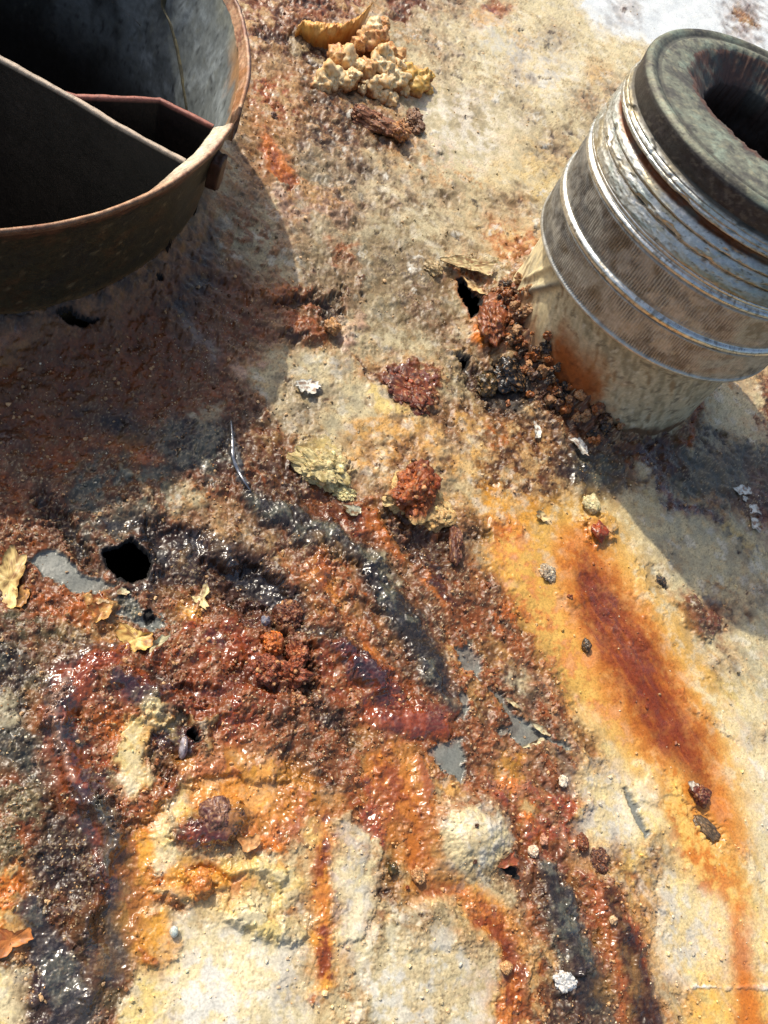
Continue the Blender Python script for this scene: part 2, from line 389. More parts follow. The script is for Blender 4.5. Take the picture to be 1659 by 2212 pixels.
st('F', 'chr', [(1320, 1230), (1480, 1330), (1659, 1380)], w=[30, 44, 50], soft=16, a=.6)

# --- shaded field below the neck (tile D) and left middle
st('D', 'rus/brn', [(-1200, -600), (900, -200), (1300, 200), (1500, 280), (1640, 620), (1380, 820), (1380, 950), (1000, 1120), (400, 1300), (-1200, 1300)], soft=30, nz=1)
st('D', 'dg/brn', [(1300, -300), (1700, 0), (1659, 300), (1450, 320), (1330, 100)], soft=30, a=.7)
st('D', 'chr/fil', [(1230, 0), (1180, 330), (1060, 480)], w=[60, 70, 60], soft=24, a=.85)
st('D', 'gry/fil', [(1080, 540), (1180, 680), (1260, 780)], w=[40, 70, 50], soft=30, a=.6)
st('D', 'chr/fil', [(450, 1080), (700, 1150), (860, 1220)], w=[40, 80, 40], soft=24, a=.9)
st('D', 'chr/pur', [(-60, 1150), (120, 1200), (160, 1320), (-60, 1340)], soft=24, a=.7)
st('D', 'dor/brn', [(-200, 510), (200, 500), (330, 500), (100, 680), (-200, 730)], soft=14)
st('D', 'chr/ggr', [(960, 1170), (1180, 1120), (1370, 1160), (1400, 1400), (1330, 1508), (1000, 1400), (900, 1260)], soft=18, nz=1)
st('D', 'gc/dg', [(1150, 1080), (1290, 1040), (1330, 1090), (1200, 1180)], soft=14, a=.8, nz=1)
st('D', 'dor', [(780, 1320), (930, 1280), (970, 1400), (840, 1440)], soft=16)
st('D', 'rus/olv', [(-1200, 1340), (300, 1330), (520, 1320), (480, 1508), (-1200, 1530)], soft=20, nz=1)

# --- left middle: the round hole (tile G)
st('G', 'rus/brn', [(-1200, -60), (250, -60), (420, 140), (230, 380), (60, 480), (-1200, 560)], soft=20, nz=1)
st('G', 'ggr/brn', [(420, 60), (620, 0), (1000, 40), (1000, 330), (830, 430), (560, 540), (460, 420), (400, 240)], soft=20, nz=1)
st('G', 'gc/tan', [(700, 90), (800, 170), (930, 320)], w=[14, 34, 16], soft=7, dz=.12)
st('G', 'gc', [(680, 300), (860, 350), (740, 460)], w=30, soft=20, a=.6)
st('G', 'chr/dbr', [(270, 240), (360, 360), (500, 570)], w=[26, 60, 50], soft=12, dz=-.25)
st('G', 'dg/tan', [(1000, 150), (1200, 180), (1400, 330), (1480, 560), (1350, 600), (1220, 470), (1000, 340)], soft=20, nz=1)
st('G', 'brn/chr', [(1330, 60), (1659, 260), (1659, 430), (1450, 330)], soft=20, a=.8)
st('G', 'gc/dg', [(1250, 490), (1400, 520), (1440, 600), (1270, 590)], soft=8, dz=.06)
st('G', 'rus/tan', [(1480, 360), (1659, 440), (1659, 720), (1480, 600)], soft=16, nz=1)
st('G', 'dbr/chr', [(860, 400), (1180, 400), (1230, 580), (1450, 600), (1659, 720), (1700, 920), (1440, 900), (1200, 780), (980, 780), (880, 600)], soft=16, nz=.6, dz=-.22)
st('G', 'pur/blk', [(1230, 610), (1420, 610), (1520, 720), (1380, 740)], soft=10, a=.8, dz=-.1)
st('G', 'rus', [(1030, 400), (1150, 420), (1220, 500)], w=16, soft=8)
st('G', 'tan', [(1120, 540), (1110, 600)], w=24, soft=10, dz=.12)
st('G', 'rus/dor', [(150, 760), (430, 740), (560, 900), (560, 1060), (420, 1080), (180, 960)], soft=12, nz=1)
st('G', 'olv/brn', [(-1200, 880), (160, 900), (420, 1030), (560, 1120), (480, 1230), (330, 1500), (-1200, 1600)], soft=20, nz=1)
st('G', 'och/olv', [(330, 980), (560, 1020), (540, 1130), (400, 1120)], soft=20, a=.7)
st('G', 'chr/ggr', [(-60, 1100), (140, 1150), (180, 1330), (-60, 1360)], soft=20, a=.85)
st('G', 'chr', [(350, 1240), (500, 1200), (430, 1400), (260, 1440)], soft=14, dz=-.08)
st('G', 'gry', [(160, 600), (230, 545), (390, 585), (490, 680), (600, 700), (690, 760), (560, 825), (460, 800), (330, 720), (240, 700)], soft=2.5, warp=.6, dz=-.1)
st('G', 'gry/ggr/-0.1', [(680, 840), (760, 830), (850, 930), (990, 940), (1000, 1010), (860, 1040), (700, 960)], soft=4, nz=1, dz=-.06)
st('G', 'dor/och', [(520, 830), (650, 810), (680, 900), (600, 970), (520, 930)], soft=8, dz=.1)
st('G', 'tan/olv', [(560, 1000), (700, 980), (780, 1150), (620, 1160)], soft=14, nz=1)
st('G', 'dor/amb', [(1080, 880), (1270, 930), (1180, 1000), (1060, 960)], soft=12)
st('G', 'gc', [(1295, 700), (1360, 710), (1350, 750)], soft=4, dz=.06)
# --- lower left: glossy red crust
st('G', 'red/rus', [(420, 1320), (520, 1200), (800, 1160), (1000, 1130), (1100, 1000), (1340, 900), (1700, 1000), (1700, 1560), (300, 1560)], soft=10, nz=1, dz=.12)
st('G', 'pur', [(640, 1300), (800, 1320), (820, 1400), (700, 1440)], soft=20, a=.9, rough=.2)
st('G', 'chr/dbr', [(840, 1220), (990, 1230), (1100, 1340), (990, 1400), (860, 1310)], soft=12, nz=1, dz=-.08)
st('G', 'mar/pur', [(560, 1420), (800, 1440), (760, 1508), (560, 1508)], soft=20, a=.8)
st('G', 'yel/tan', [(930, 1370), (1000, 1420)], w=26, soft=6, dz=.12)
st('G', 'dbr/mar', [(1100, 1380), (1250, 1400), (1400, 1300), (1640, 1380)], w=[40, 60, 50, 40], soft=12, dz=-.22)
st('G', 'mar', [(1240, 1060), (1400, 1020), (1280, 1130)], w=30, soft=14, a=.8)
st('G', 'chr/pur', [(1400, 860), (1659, 920), (1659, 1080), (1540, 1020), (1460, 980)], soft=10, dz=-.2)

# --- centre ribs (tile H)
st('H', 'rus/brn', [(0, 120), (160, 60), (500, 180), (700, 330), (960, 500), (1060, 640), (1300, 900), (1380, 1100), (1300, 1508), (420, 1508), (480, 960), (380, 780), (200, 640), (0, 560)], soft=14, nz=1)
st('H', 'brn/dbr', [(130, 60), (330, 40), (460, 190), (640, 260), (700, 400), (500, 340), (300, 260), (120, 230)], soft=16, nz=1)
st('H', 'tan/brn', [(0, 280), (160, 330), (330, 420), (330, 640), (160, 600), (0, 520)], soft=20, nz=1)
st('H', 'chr/ggr/-0.1', [(160, 300), (330, 330), (520, 460), (720, 560)], w=[40, 70, 80, 60], soft=12, nz=1, dz=.12)
st('H', 'ggr/gc/-0.1', [(700, 540), (860, 600), (950, 700)], w=[50, 70, 50], soft=14, nz=1, dz=.05)
st('H', 'chr/ggr', [(830, 680), (920, 830), (1050, 1000), (1140, 1150), (1230, 1360)], w=[50, 80, 90, 60, 40], soft=16, nz=1, dz=.1)
st('H', 'chr', [(1050, 960), (1160, 1100), (1300, 1350)], w=[30, 40, 24], soft=14, a=.8)
st('H', 'mar/red', [(560, 320), (760, 400), (860, 520)], w=[30, 60, 40], soft=20, a=.8)
st('H', 'org/dor', [(800, 330), (890, 320), (960, 430), (1010, 560), (1060, 640), (920, 560), (830, 470)], soft=8, dz=.05)
st('H', 'dor/org', [(1130, 640), (1250, 820), (1340, 940)], w=[30, 44, 24], soft=12, dz=.06)
st('H', 'dbr/fil', [(940, 320), (1050, 420), (1200, 470), (1320, 450), (1300, 620), (1150, 640), (1030, 520)], soft=10, dz=-.18)
st('H', 'pur/dbr', [(1130, 600), (1260, 660), (1240, 780), (1350, 870)], w=[40, 50, 36, 16], soft=8, rough=.25)
st('H', 'brn/dor', [(580, 560), (700, 640), (830, 740), (900, 920), (720, 800), (620, 680)], soft=6, nz=1, dz=.14)
st('H', 'pin/rus', [(640, 660), (760, 720), (760, 800), (680, 760)], soft=10, a=.7)
st('H', 'org/rus', [(400, 640), (560, 640), (660, 800), (640, 930), (480, 900), (400, 740)], soft=14, nz=1, dz=.08)
st('H', 'dor/rus', [(430, 800), (640, 960), (860, 960), (900, 1060), (640, 1050), (500, 960)], soft=14, nz=1)
st('H', 'dbr/pur', [(-30, 640), (110, 640), (330, 760), (440, 880), (470, 960), (380, 980), (160, 870), (-30, 860)], soft=16, nz=.6, dz=-.15)
st('H', 'chr', [(60, 680), (240, 780), (400, 870)], w=[60, 50, 30], soft=12, a=.8, nz=1)
st('H', 'red/rus', [(-20, 880), (160, 900), (420, 1000), (620, 1030), (800, 1130), (900, 1320), (1000, 1400), (1000, 1530), (-20, 1530)], soft=12, nz=1, dz=.06)
st('H', 'dbr/blk', [(240, 1080), (330, 1060), (460, 1140), (520, 1300), (440, 1420), (380, 1380), (360, 1200)], soft=12, nz=1, dz=-.3)
st('H', 'chr/dbr', [(350, 960), (470, 1030), (640, 1050)], w=[40, 40, 30], soft=10, dz=-.15)
st('H', 'pur/mar', [(620, 1100), (760, 1210), (880, 1320)], w=[30, 60, 44], soft=14, dz=.14, rough=.24)
st('H', 'org/dor', [(700, 1000), (830, 1100), (880, 1230)], w=[24, 40, 24], soft=14, a=.7)
st('H', 'mar/red', [(900, 1330), (1000, 1420), (1060, 1508)], w=50, soft=24)
# --- right of the ribs
st('H', 'rus/brn', [(1250, 640), (1480, 560), (1640, 600), (1700, 900), (1500, 1060), (1350, 1100), (1280, 850)], soft=16, nz=1)
st('H', 'chr/blk', [(1380, 440), (1540, 450), (1560, 520), (1400, 490)], soft=8, dz=-.15)
st('H', 'tan/dg', [(800, 60), (900, 100), (860, 240), (740, 260)], soft=12, a=.7)
st('H', 'och/tan', [(1180, 180), (1500, 240), (1620, 400), (1540, 440), (1330, 400)], soft=16)
st('H', 'amb/och', [(1580, 500), (1720, 420), (1720, 880), (1640, 860), (1560, 620)], soft=10)
st('I', 'amb/och', [(-40, 60), (300, 200), (560, 330), (640, 420), (720, 520), (900, 700), (620, 900), (430, 900), (160, 760), (-40, 700)], soft=20, nz=1)
st('I', 'brn/tan', [(-40, -40), (420, -40), (560, 180), (600, 280), (420, 260), (100, 160), (-40, 140)], soft=16, nz=1)
st('I', 'org/dor', [(0, 360), (230, 400), (250, 520), (60, 500)], soft=14)
st('I', 'amb', [(20, 560), (130, 640), (200, 720), (60, 640)], soft=10, dz=.05)
st('I', 'org', [(400, 400), (560, 380), (600, 560), (440, 560)], soft=16)
st('I', 'red', [(500, 480), (570, 560), (500, 620)], w=30, soft=14)
st('I', 'rus/mar', [(560, 370), (650, 380), (720, 330), (730, 480), (640, 530), (570, 480)], soft=6, dz=.18, rough=.22)
# green-grey wet patch and paint in the fitting's shade
st('I', 'gc/pal', [(800, 60), (1000, 100), (1200, 260), (1700, 420), (2300, 900), (2300, 1900), (1659, 1480), (1450, 1360), (1100, 960), (900, 620), (780, 400), (720, 330), (640, 240)], soft=12)
st('I', 'ggr', [(560, 0), (780, 0), (790, 230), (640, 260), (560, 180)], soft=8, dz=-.02)
st('I', 'chr', [(430, -20), (560, 30), (600, 150), (540, 220), (480, 80)], soft=10, dz=.06, rough=.2)
st('I', 'gol/gc', [(800, 80), (960, 120), (1080, 300), (900, 340), (780, 260)], soft=24, a=.6)
st('I', 'pur/mar', [(1000, 150), (1080, 270), (1230, 310), (1380, 350)], w=[30, 44, 34, 24], soft=14, a=.9)
st('I', 'ggr/fil', [(950, -40), (1659, -40), (2000, 200), (1900, 420), (1540, 330), (1250, 250), (1060, 160)], soft=20, nz=1)
st('I', 'pur', [(930, -20), (1040, 60)], w=50, soft=18, a=.8)
st('I', 'mar/fil', [(1600, 120), (1800, 330), (1800, 480), (1600, 400), (1560, 260)], soft=18, a=.8)
st('I', 'ggr/gol', [(1380, 380), (1500, 500), (1659, 580)], w=[20, 24, 20], soft=12, a=.7)
st('I', 'gry', [(900, 660), (980, 670), (1010, 760), (1050, 780), (1020, 830), (930, 780)], soft=3, dz=-.06)
st('I', 'blk/chr', [(1020, 710), (1060, 740)], w=18, soft=4, dz=-.08)
st('I', 'mar/dbr', [(1100, 880), (1150, 850), (1250, 880), (1350, 960), (1360, 1040), (1260, 1070), (1150, 990)], soft=7, nz=.8, dz=.08)
st('I', 'tan/gc', [(1280, 730), (1440, 800), (1470, 920), (1400, 940)], w=10, soft=4, a=.7, dz=.05)
st('I', 'gry', [(1290, 830), (1370, 870)], w=18, soft=6, a=.8)
# the big orange run
st('I', 'ruy/amb', [(380, 820), (560, 900), (1000, 950), (1250, 1200), (1460, 1400), (1560, 1540), (460, 1540), (420, 1150)], soft=16)
st('I', 'cr/yel', [(400, 980), (470, 1100), (440, 1180), (380, 1080)], soft=14)
st('I', 'gc/cr', [(900, 700), (1080, 900), (1060, 980), (940, 930), (860, 800)], soft=10, dz=.06, nz=1)
st('I', 'cr/gc', [(1130, 1000), (1300, 1200), (1460, 1380), (1620, 1530)], w=[30, 44, 50, 44], soft=12)
st('I', 'run/ruo/-0.45', [(460, 740), (700, 760), (880, 900), (960, 1050), (1060, 1300), (1100, 1540), (760, 1540), (640, 1200), (590, 1000), (520, 860)], soft=16, nz=.5)
st('I', 'run', [(560, 780), (760, 800), (860, 930), (900, 1100), (760, 1180), (620, 1060)], soft=30, a=.8)
st('I', 'ruo/run', [(900, 1100), (1000, 1160), (1040, 1300), (960, 1500)], w=40, soft=24, a=.7)
st('I', 'brn/mar', [(410, 800), (540, 860)], w=[20, 46], soft=10, dz=.08)
st('I', 'rus/brn', [(-40, 700), (160, 800), (330, 960), (330, 1100), (120, 1120), (-40, 1060)], soft=14, nz=1)
st('I', 'tan', [(180, 860), (330, 980)], w=30, soft=12, a=.7)
st('L', 'ruy/ruo', [(440, -60), (760, -60), (900, 260), (640, 240), (520, 260), (460, 100)], soft=18)
st('L', 'yel/cr', [(1050, -60), (1460, -60), (1659, 260), (2200, 800), (2200, 1800), (1659, 1508), (1440, 860), (1300, 560), (1200, 260)], soft=24)
st('L', 'cr/pal', [(1340, 0), (1659, 330), (1800, 800), (1659, 900), (1520, 620), (1400, 330)], soft=20, nz=1)
st('L', 'wh', [(1170, 70), (1280, 180), (1400, 280)], w=[14, 26, 10], soft=4, dz=.06)
st('L', 'tan/brn', [(1330, 260), (1450, 330)], w=8, soft=5, dz=-.05)
st('L', 'wh/cr', [(1400, 300), (1520, 400), (1560, 520)], w=[14, 24, 10], soft=8)
st('L', 'run/ruo/-0.4', [(740, -60), (1060, -60), (1180, 260), (1260, 420), (1180, 560), (1080, 480), (960, 360), (830, 240)], soft=14, nz=.5)
st('L', 'ruo/run/-0.1', [(1100, 200), (1280, 420), (1400, 700), (1460, 900), (1330, 760), (1200, 600), (1080, 500)], soft=16)
st('L', 'ruo/ruy', [(1280, 420), (1400, 640), (1470, 880)], w=[40, 40, 16], soft=24, a=.8)
# pale paint between
st('L', 'cr/yel', [(500, 130), (640, 100), (790, 230), (860, 380), (1000, 480), (1090, 600), (1190, 700), (1180, 1000), (1050, 1100), (980, 900), (740, 900), (500, 820), (620, 640), (500, 420)], soft=12)
st('L', 'amb/och', [(500, 280), (620, 420), (780, 540)], w=[50, 40, 20], soft=20, a=.8)
st('L', 'gol/och', [(480, 380), (640, 440), (760, 560), (640, 620), (520, 520)], soft=14, a=.7, nz=1, dz=.05)
st('L', 'och', [(760, 330), (930, 430)], w=[30, 50], soft=18, a=.7)
st('L', 'wh', [(1000, 470), (1070, 560), (1130, 640), (960, 700), (860, 620), (900, 540)], soft=6, dz=.05)
st('L', 'wh', [(760, 680), (830, 840)], w=34, soft=18)
st('L', 'ruo/ruy', [(1080, 680), (1200, 900), (1330, 1080), (1560, 1240)], w=[36, 60, 70, 14], soft=16)
st('L', 'ruy/ruo', [(1300, 1100), (1440, 1330), (1540, 1540)], w=[40, 60, 60], soft=24, a=.7)
st('L', 'cr/yel', [(1000, 900), (1150, 1000), (1300, 1250), (1400, 1540), (1040, 1540), (1060, 1200)], soft=16)
st('L', 'wh/cr', [(1380, 890), (1500, 1010), (1600, 1130)], w=[16, 36, 26], soft=6, dz=.05)
st('L', 'och/gol', [(740, 930), (960, 930), (1010, 1200), (980, 1500), (850, 1400), (780, 1160), (700, 1060)], soft=14, nz=1)
st('L', 'wh', [(1030, 1130), (1020, 1300), (1000, 1508)], w=[8, 22, 16], soft=8)
st('L', 'dbr', [(1000, 1000), (1000, 1300), (990, 1500)], w=5, soft=3, a=.7, warp=.6, dz=-.05)
st('L', 'gry', [(805, 615), (870, 730), (900, 820), (950, 890)], w=[16, 24, 24, 14], soft=2, warp=.5, nz=.3, dz=-.1)
st('L', 'fil', [(1160, 680), (1220, 760), (1330, 880), (1340, 930)], w=[16, 40, 50, 30], soft=5, dz=-.1, rough=.2)
# bare metal under the lifted paint
st('H', 'och/rus', [(1200, 1110), (1360, 1110), (1540, 1100), (1659, 1130), (1720, 1508), (1380, 1508), (1280, 1260)], soft=12, nz=1)
st('H', 'brn/dor', [(1540, 880), (1720, 880), (1720, 1150), (1540, 1080)], soft=14, nz=1)
st('L', 'brn/rus', [(-40, -60), (440, -60), (480, 330), (560, 640), (420, 700), (240, 460), (220, 300), (60, 60)], soft=10, nz=1)
st('L', 'chr/gc', [(140, -40), (240, 60)], w=40, soft=16, a=.8)
st('L', 'tan/gc', [(140, -120), (230, -40), (220, 60)], w=[24, 36, 20], soft=16, a=.7)
st('H', 'gry', [(1370, 1120), (1440, 1110), (1500, 1180), (1490, 1300), (1440, 1260), (1380, 1230)], soft=2, warp=.7, dz=-.1)
st('K', 'gry', [(1200, 380), (1320, 330), (1400, 290), (1420, 430), (1400, 540), (1370, 590), (1300, 530), (1240, 460)], soft=2, warp=.7, dz=-.12)
st('K', 'gry', [(1360, 20), (1420, 60), (1400, 200), (1360, 230)], soft=2, warp=.7, dz=-.08)
st('L', 'gry', [(10, 0), (80, 60), (150, 160), (240, 200), (330, 300), (450, 340), (460, 380), (330, 340), (200, 400), (120, 330), (60, 250), (150, 240), (100, 150)], soft=2, warp=.6, dz=-.12)
st('K', 'gry', [(1600, 250), (1659, 270), (1659, 330), (1610, 310)], soft=2, dz=-.1)

# --- lower left (tile J)
st('J', 'olv/brn', [(-1200, -60), (330, -60), (320, 250), (420, 700), (760, 1050), (780, 1400), (700, 1900), (-1200, 1900)], soft=20, nz=1)
st('J', 'chr/olv/-0.1', [(-1200, -60), (300, -60), (300, 250), (400, 700), (420, 900), (200, 1000), (-100, 600), (-1200, 560)], soft=30, nz=1, a=.75)
st('J', 'dor/olv', [(-1200, 560), (180, 540), (290, 760), (200, 1010), (130, 1300), (130, 1560), (-1200, 1560)], soft=24, nz=1)
st('J', 'och/org', [(130, 30), (260, 60), (300, 280), (200, 330), (130, 180)], soft=16, a=.8)
st('J', 'chr/gc', [(0, 60), (100, 160), (60, 240)], w=60, soft=20, a=.7, nz=1)
st('J', 'ggr/chr', [(60, 260), (330, 330), (330, 520), (280, 620), (100, 560), (0, 400)], soft=20, nz=1)
st('J', 'red/rus', [(330, 60), (620, -60), (1700, -60), (1700, 560), (1100, 560), (900, 780), (760, 800), (680, 660), (560, 760), (430, 740), (330, 480), (310, 240)], soft=10, nz=1, dz=.14)
st('J', 'pin/mar', [(330, 60), (360, 180), (340, 330), (350, 420)], w=[30, 30, 24, 20], soft=10, a=.5, rough=.16, dz=.05)  # pale pink streak painted in as the crust's gloss highlight
st('J', 'org/dor', [(560, 160), (800, 180), (760, 300), (620, 280)], soft=20, a=.8)
st('J', 'chr/ggr', [(310, 300), (420, 290), (520, 380), (560, 480), (460, 430)], soft=12, dz=-.05)
st('J', 'pur/dbr', [(500, 520), (640, 500), (700, 620), (600, 620)], soft=14, a=.9)
st('J', 'mar/rus', [(330, 420), (420, 560), (540, 700), (600, 840)], w=[24, 50, 60, 30], soft=12, rough=.2, dz=.06)
st('J', 'yel/och', [(700, 260), (900, 130), (1000, 260), (880, 420), (880, 620), (720, 620), (680, 420)], soft=12, nz=1, dz=.05)
st('J', 'yel/cr', [(860, 130), (940, 100), (960, 160)], w=30, soft=8, dz=.1)
st('J', 'cr', [(920, 230), (1040, 320)], w=[24, 12], soft=6, dz=.08)
st('J', 'wh/gc', [(700, 560), (760, 620)], w=30, soft=12, a=.8)
st('J', 'dbr/pur', [(880, 330), (1060, 160), (1200, 280), (1190, 420), (1060, 420), (980, 600), (900, 480)], soft=8, nz=1, dz=-.2)
st('J', 'rus/tan', [(940, 370), (1040, 440), (1030, 520), (930, 480)], soft=6, dz=.15)
st('J', 'tan/brn', [(1130, 190), (1250, 220), (1240, 400)], w=[20, 36, 24], soft=6, dz=.1)
st('J', 'org/amb', [(880, 780), (1060, 560), (1300, 560), (1659, 600), (1700, 820), (1500, 800), (1200, 760), (1020, 860), (860, 1180), (780, 1460), (700, 1700), (560, 1700), (780, 1200), (780, 860)], soft=14, nz=1)
st('J', 'red/mar', [(980, 600), (1100, 480), (1150, 620), (1000, 740), (940, 780)], soft=10, nz=1)
st('J', 'dor/red', [(1150, 470), (1500, 480), (1450, 600), (1160, 560)], soft=14, a=.8)
st('J', 'amb', [(1480, 460), (1600, 440), (1640, 560), (1560, 600)], soft=12, dz=.05)
st('J', 'pur/red', [(980, 800), (1150, 820), (1280, 720), (1420, 720), (1420, 860), (1300, 960), (1180, 960), (1040, 920)], soft=16, nz=1, dz=.16, rough=.22)
st('J', 'gc/pin', [(1240, 720), (1360, 780)], w=[40, 50], soft=16, a=.8, dz=.08)
st('J', 'red/org', [(1400, 860), (1700, 700), (1700, 1000), (1480, 1000)], soft=16, nz=1)
st('J', 'och/tan', [(1420, 900), (1530, 880), (1540, 960), (1460, 990)], soft=6, dz=.12)
st('J', 'yel/cr', [(880, 900), (1000, 860), (1080, 1000), (1060, 1140), (920, 1100)], soft=12, dz=.05)
st('J', 'chr/dbr', [(330, 620), (430, 740), (560, 860), (640, 900), (700, 1000), (800, 1100), (780, 1200), (640, 1260), (540, 1260), (420, 1300), (250, 1200), (180, 1080), (300, 860)], soft=16, nz=1, dz=-.04)
st('J', 'ggr/gc', [(660, 700), (700, 860), (680, 960), (660, 1060)], w=[20, 34, 26, 14], soft=12, a=.8, rough=.22, dz=.12)
st('J', 'red/pur', [(560, 740), (640, 840)], w=40, soft=14, rough=.2, dz=.1)
st('J', 'ggr/olv', [(760, 1100), (770, 1300), (700, 1508)], w=[40, 60, 70], soft=20, a=.8)
st('J', 'brn/mar', [(580, 1080), (560, 1300), (520, 1508)], w=[20, 40, 40], soft=14, rough=.25, dz=.1)
st('J', 'brn/dbr', [(250, 1250), (520, 1280), (560, 1508), (420, 1900), (150, 1900), (150, 1400)], soft=20, nz=1)
st('J', 'org/dor', [(880, 1080), (1150, 1100), (1280, 1180), (1240, 1300), (1080, 1260), (900, 1280), (780, 1500), (760, 1300)], soft=12, nz=1)
st('J', 'gol/och', [(900, 1180), (1100, 1180), (1220, 1280), (1000, 1300)], soft=12, dz=.14)
st('J', 'dor', [(980, 1270), (1100, 1330)], w=[40, 20], soft=10, dz=-.12)
st('J', 'org', [(1140, 1120), (1270, 1200)], w=[24, 40], soft=10, dz=.16)
st('J', 'yel/och', [(1220, 1060), (1330, 1010), (1659, 1000), (1800, 1240), (1700, 1300), (1540, 1260), (1340, 1180)], soft=12, nz=1, dz=.06)
st('J', 'yel', [(1340, 1120), (1480, 1060), (1640, 1120)], w=34, soft=12, dz=.16)
st('J', 'dor', [(1210, 1100), (1340, 1160)], w=18, soft=8, dz=-.1)
st('J', 'brn/olv', [(1560, 1190), (1620, 1230)], w=40, soft=14, a=.7, dz=-.12)
st('J', 'cr/tan', [(1280, 1280), (1400, 1270), (1659, 1380), (1700, 1508), (1500, 1440), (1340, 1360)], soft=12, dz=.12)
st('J', None, [(350, 80), (330, 260), (380, 460), (470, 640), (600, 780), (660, 960), (650, 1100)], w=[60, 50, 50, 60, 60, 50, 30], soft=60, dz=.14)
st('J', None, [(560, 1080), (560, 1300), (500, 1508)], w=[30, 50, 50], soft=26, dz=.22)
st('J', None, [(1180, 860)], w=150, soft=60, dz=.22)
st('G', None, [(640, 1300), (800, 1350)], w=70, soft=40, dz=.18)
st('H', None, [(600, 1100), (880, 1320)], w=50, soft=40, dz=.2)
st('H', None, [(520, 560), (560, 700)], w=40, soft=30, dz=.15, rough=.15)
# --- bottom paint
st('M', 'cr/gc', [(800, 330), (980, 320), (1250, 430), (1380, 560), (1330, 900), (1250, 1400), (600, 1400), (740, 560)], soft=16, dz=.02)
st('M', 'wh/cr', [(880, 400), (1000, 400), (1130, 500), (1100, 760), (900, 1200), (760, 900), (780, 560)], soft=30)
st('M', 'dg/cr', [(1180, 560), (1330, 600), (1300, 700), (1180, 640)], soft=24, a=.6)
st('M', 'cr/yel', [(700, 480), (760, 560), (700, 800), (660, 1200), (480, 1200), (540, 620), (600, 500)], soft=14)
st('M', 'tan/gc', [(760, 560), (700, 768), (690, 900)], w=[10, 30, 30], soft=16, a=.7)
st('M', 'amb/dor/-0.1', [(580, 300), (700, 260), (760, 330), (780, 420), (700, 520), (580, 500), (550, 420)], soft=12, nz=1, dz=.06)
st('M', 'dor/rus', [(610, 430), (650, 500)], w=[20, 26], soft=8, dz=.08)
st('M', 'cr/yel', [(1000, 240), (1130, 280), (1250, 300), (1340, 380), (1240, 430), (1100, 390), (1000, 320)], soft=12, dz=.16)
st('M', 'yel/gc', [(1240, 320), (1300, 300), (1310, 400)], w=24, soft=14, a=.7, rough=.2)
st('M', 'dor/amb', [(1400, -40), (1400, 200), (1380, 330), (1410, 440), (1390, 580), (1340, 640)], w=[30, 44, 40, 36, 30, 16], soft=14, dz=.06, rough=.25)
st('M', 'red/dor', [(1390, 180), (1380, 300)], w=[14, 24], soft=12, a=.7)
st('M', 'cr/yel', [(-200, 500), (100, 520), (120, 700), (130, 1200), (-200, 1200)], soft=16)
st('M', 'org/och', [(-200, 60), (80, 80), (110, 330), (140, 400), (60, 440), (-200, 470)], soft=14, nz=1)
st('M', 'chr/pur', [(130, 580), (240, 560), (230, 760), (120, 900)], soft=16, nz=1, rough=.25, dz=.05)
st('M', 'gry/brn', [(300, 640), (380, 720), (250, 900)], w=40, soft=20, a=.5)
# middle bottom (tile K)
st('K', 'dor/red', [(300, 560), (600, 640), (860, 430), (1200, 500), (1250, 760), (1100, 1130), (1000, 1160), (900, 960), (720, 800), (560, 760), (420, 900), (300, 900)], soft=14, nz=1)
st('K', 'brn/rus', [(160, 180), (560, 60), (860, 260), (860, 480), (700, 640), (480, 560), (260, 330)], soft=16, nz=1, dz=.04)
st('K', 'dbr/chr', [(520, 120), (640, 230), (700, 330)], w=[40, 50, 20], soft=14, dz=-.16)
st('K', 'mar/dbr', [(330, 380), (480, 520), (600, 560)], w=[44, 50, 30], soft=14, dz=-.1)
st('K', 'red/mar', [(800, 60), (1060, 60), (1340, 200), (1330, 330), (1180, 360), (900, 330)], soft=16, nz=1, rough=.25)
st('K', 'org/dor', [(870, 430), (880, 560), (900, 660)], w=[24, 30, 20], soft=14, a=.8)
st('K', 'org/amb', [(1080, 430), (1150, 640), (1180, 740)], w=[30, 50, 50], soft=16)
st('K', 'och/tan', [(1180, 500), (1290, 560), (1400, 620), (1330, 700), (1200, 620)], soft=12, nz=1)
st('K', 'och/tan', [(560, 620), (640, 700)], w=40, soft=16, a=.6)
st('K', 'gc/pal', [(640, 780), (720, 760), (760, 860), (860, 880), (950, 980), (900, 1120), (890, 1330), (820, 1508), (600, 1508), (610, 1100), (600, 960)], soft=6, dz=.08)
st('K', 'tan', [(740, 900), (860, 900), (940, 1000), (880, 1060), (740, 990)], soft=8)
st('K', 'wh', [(680, 1150), (760, 1300), (700, 1500)], w=44, soft=24, a=.7)
st('K', 'yel', [(520, 790), (620, 790), (560, 930), (490, 920)], soft=10)
st('K', 'dor', [(610, 800), (590, 960), (600, 1300)], w=[12, 14, 8], soft=6, dz=-.03)
st('K', 'och/dg', [(900, 960), (1000, 960), (1080, 1060), (1160, 1180), (1150, 1290), (1000, 1300), (960, 1508), (830, 1508), (900, 1280), (890, 1120)], soft=14, nz=1)
st('K', 'brn/olv', [(980, 970), (990, 1090)], w=[36, 44], soft=16, dz=-.06)
st('K', 'dbr', [(930, 1230)], w=36, soft=10, dz=-.06)
st('K', 'tan/brn', [(850, 1380), (960, 1470)], w=44, soft=16, a=.7, nz=1)
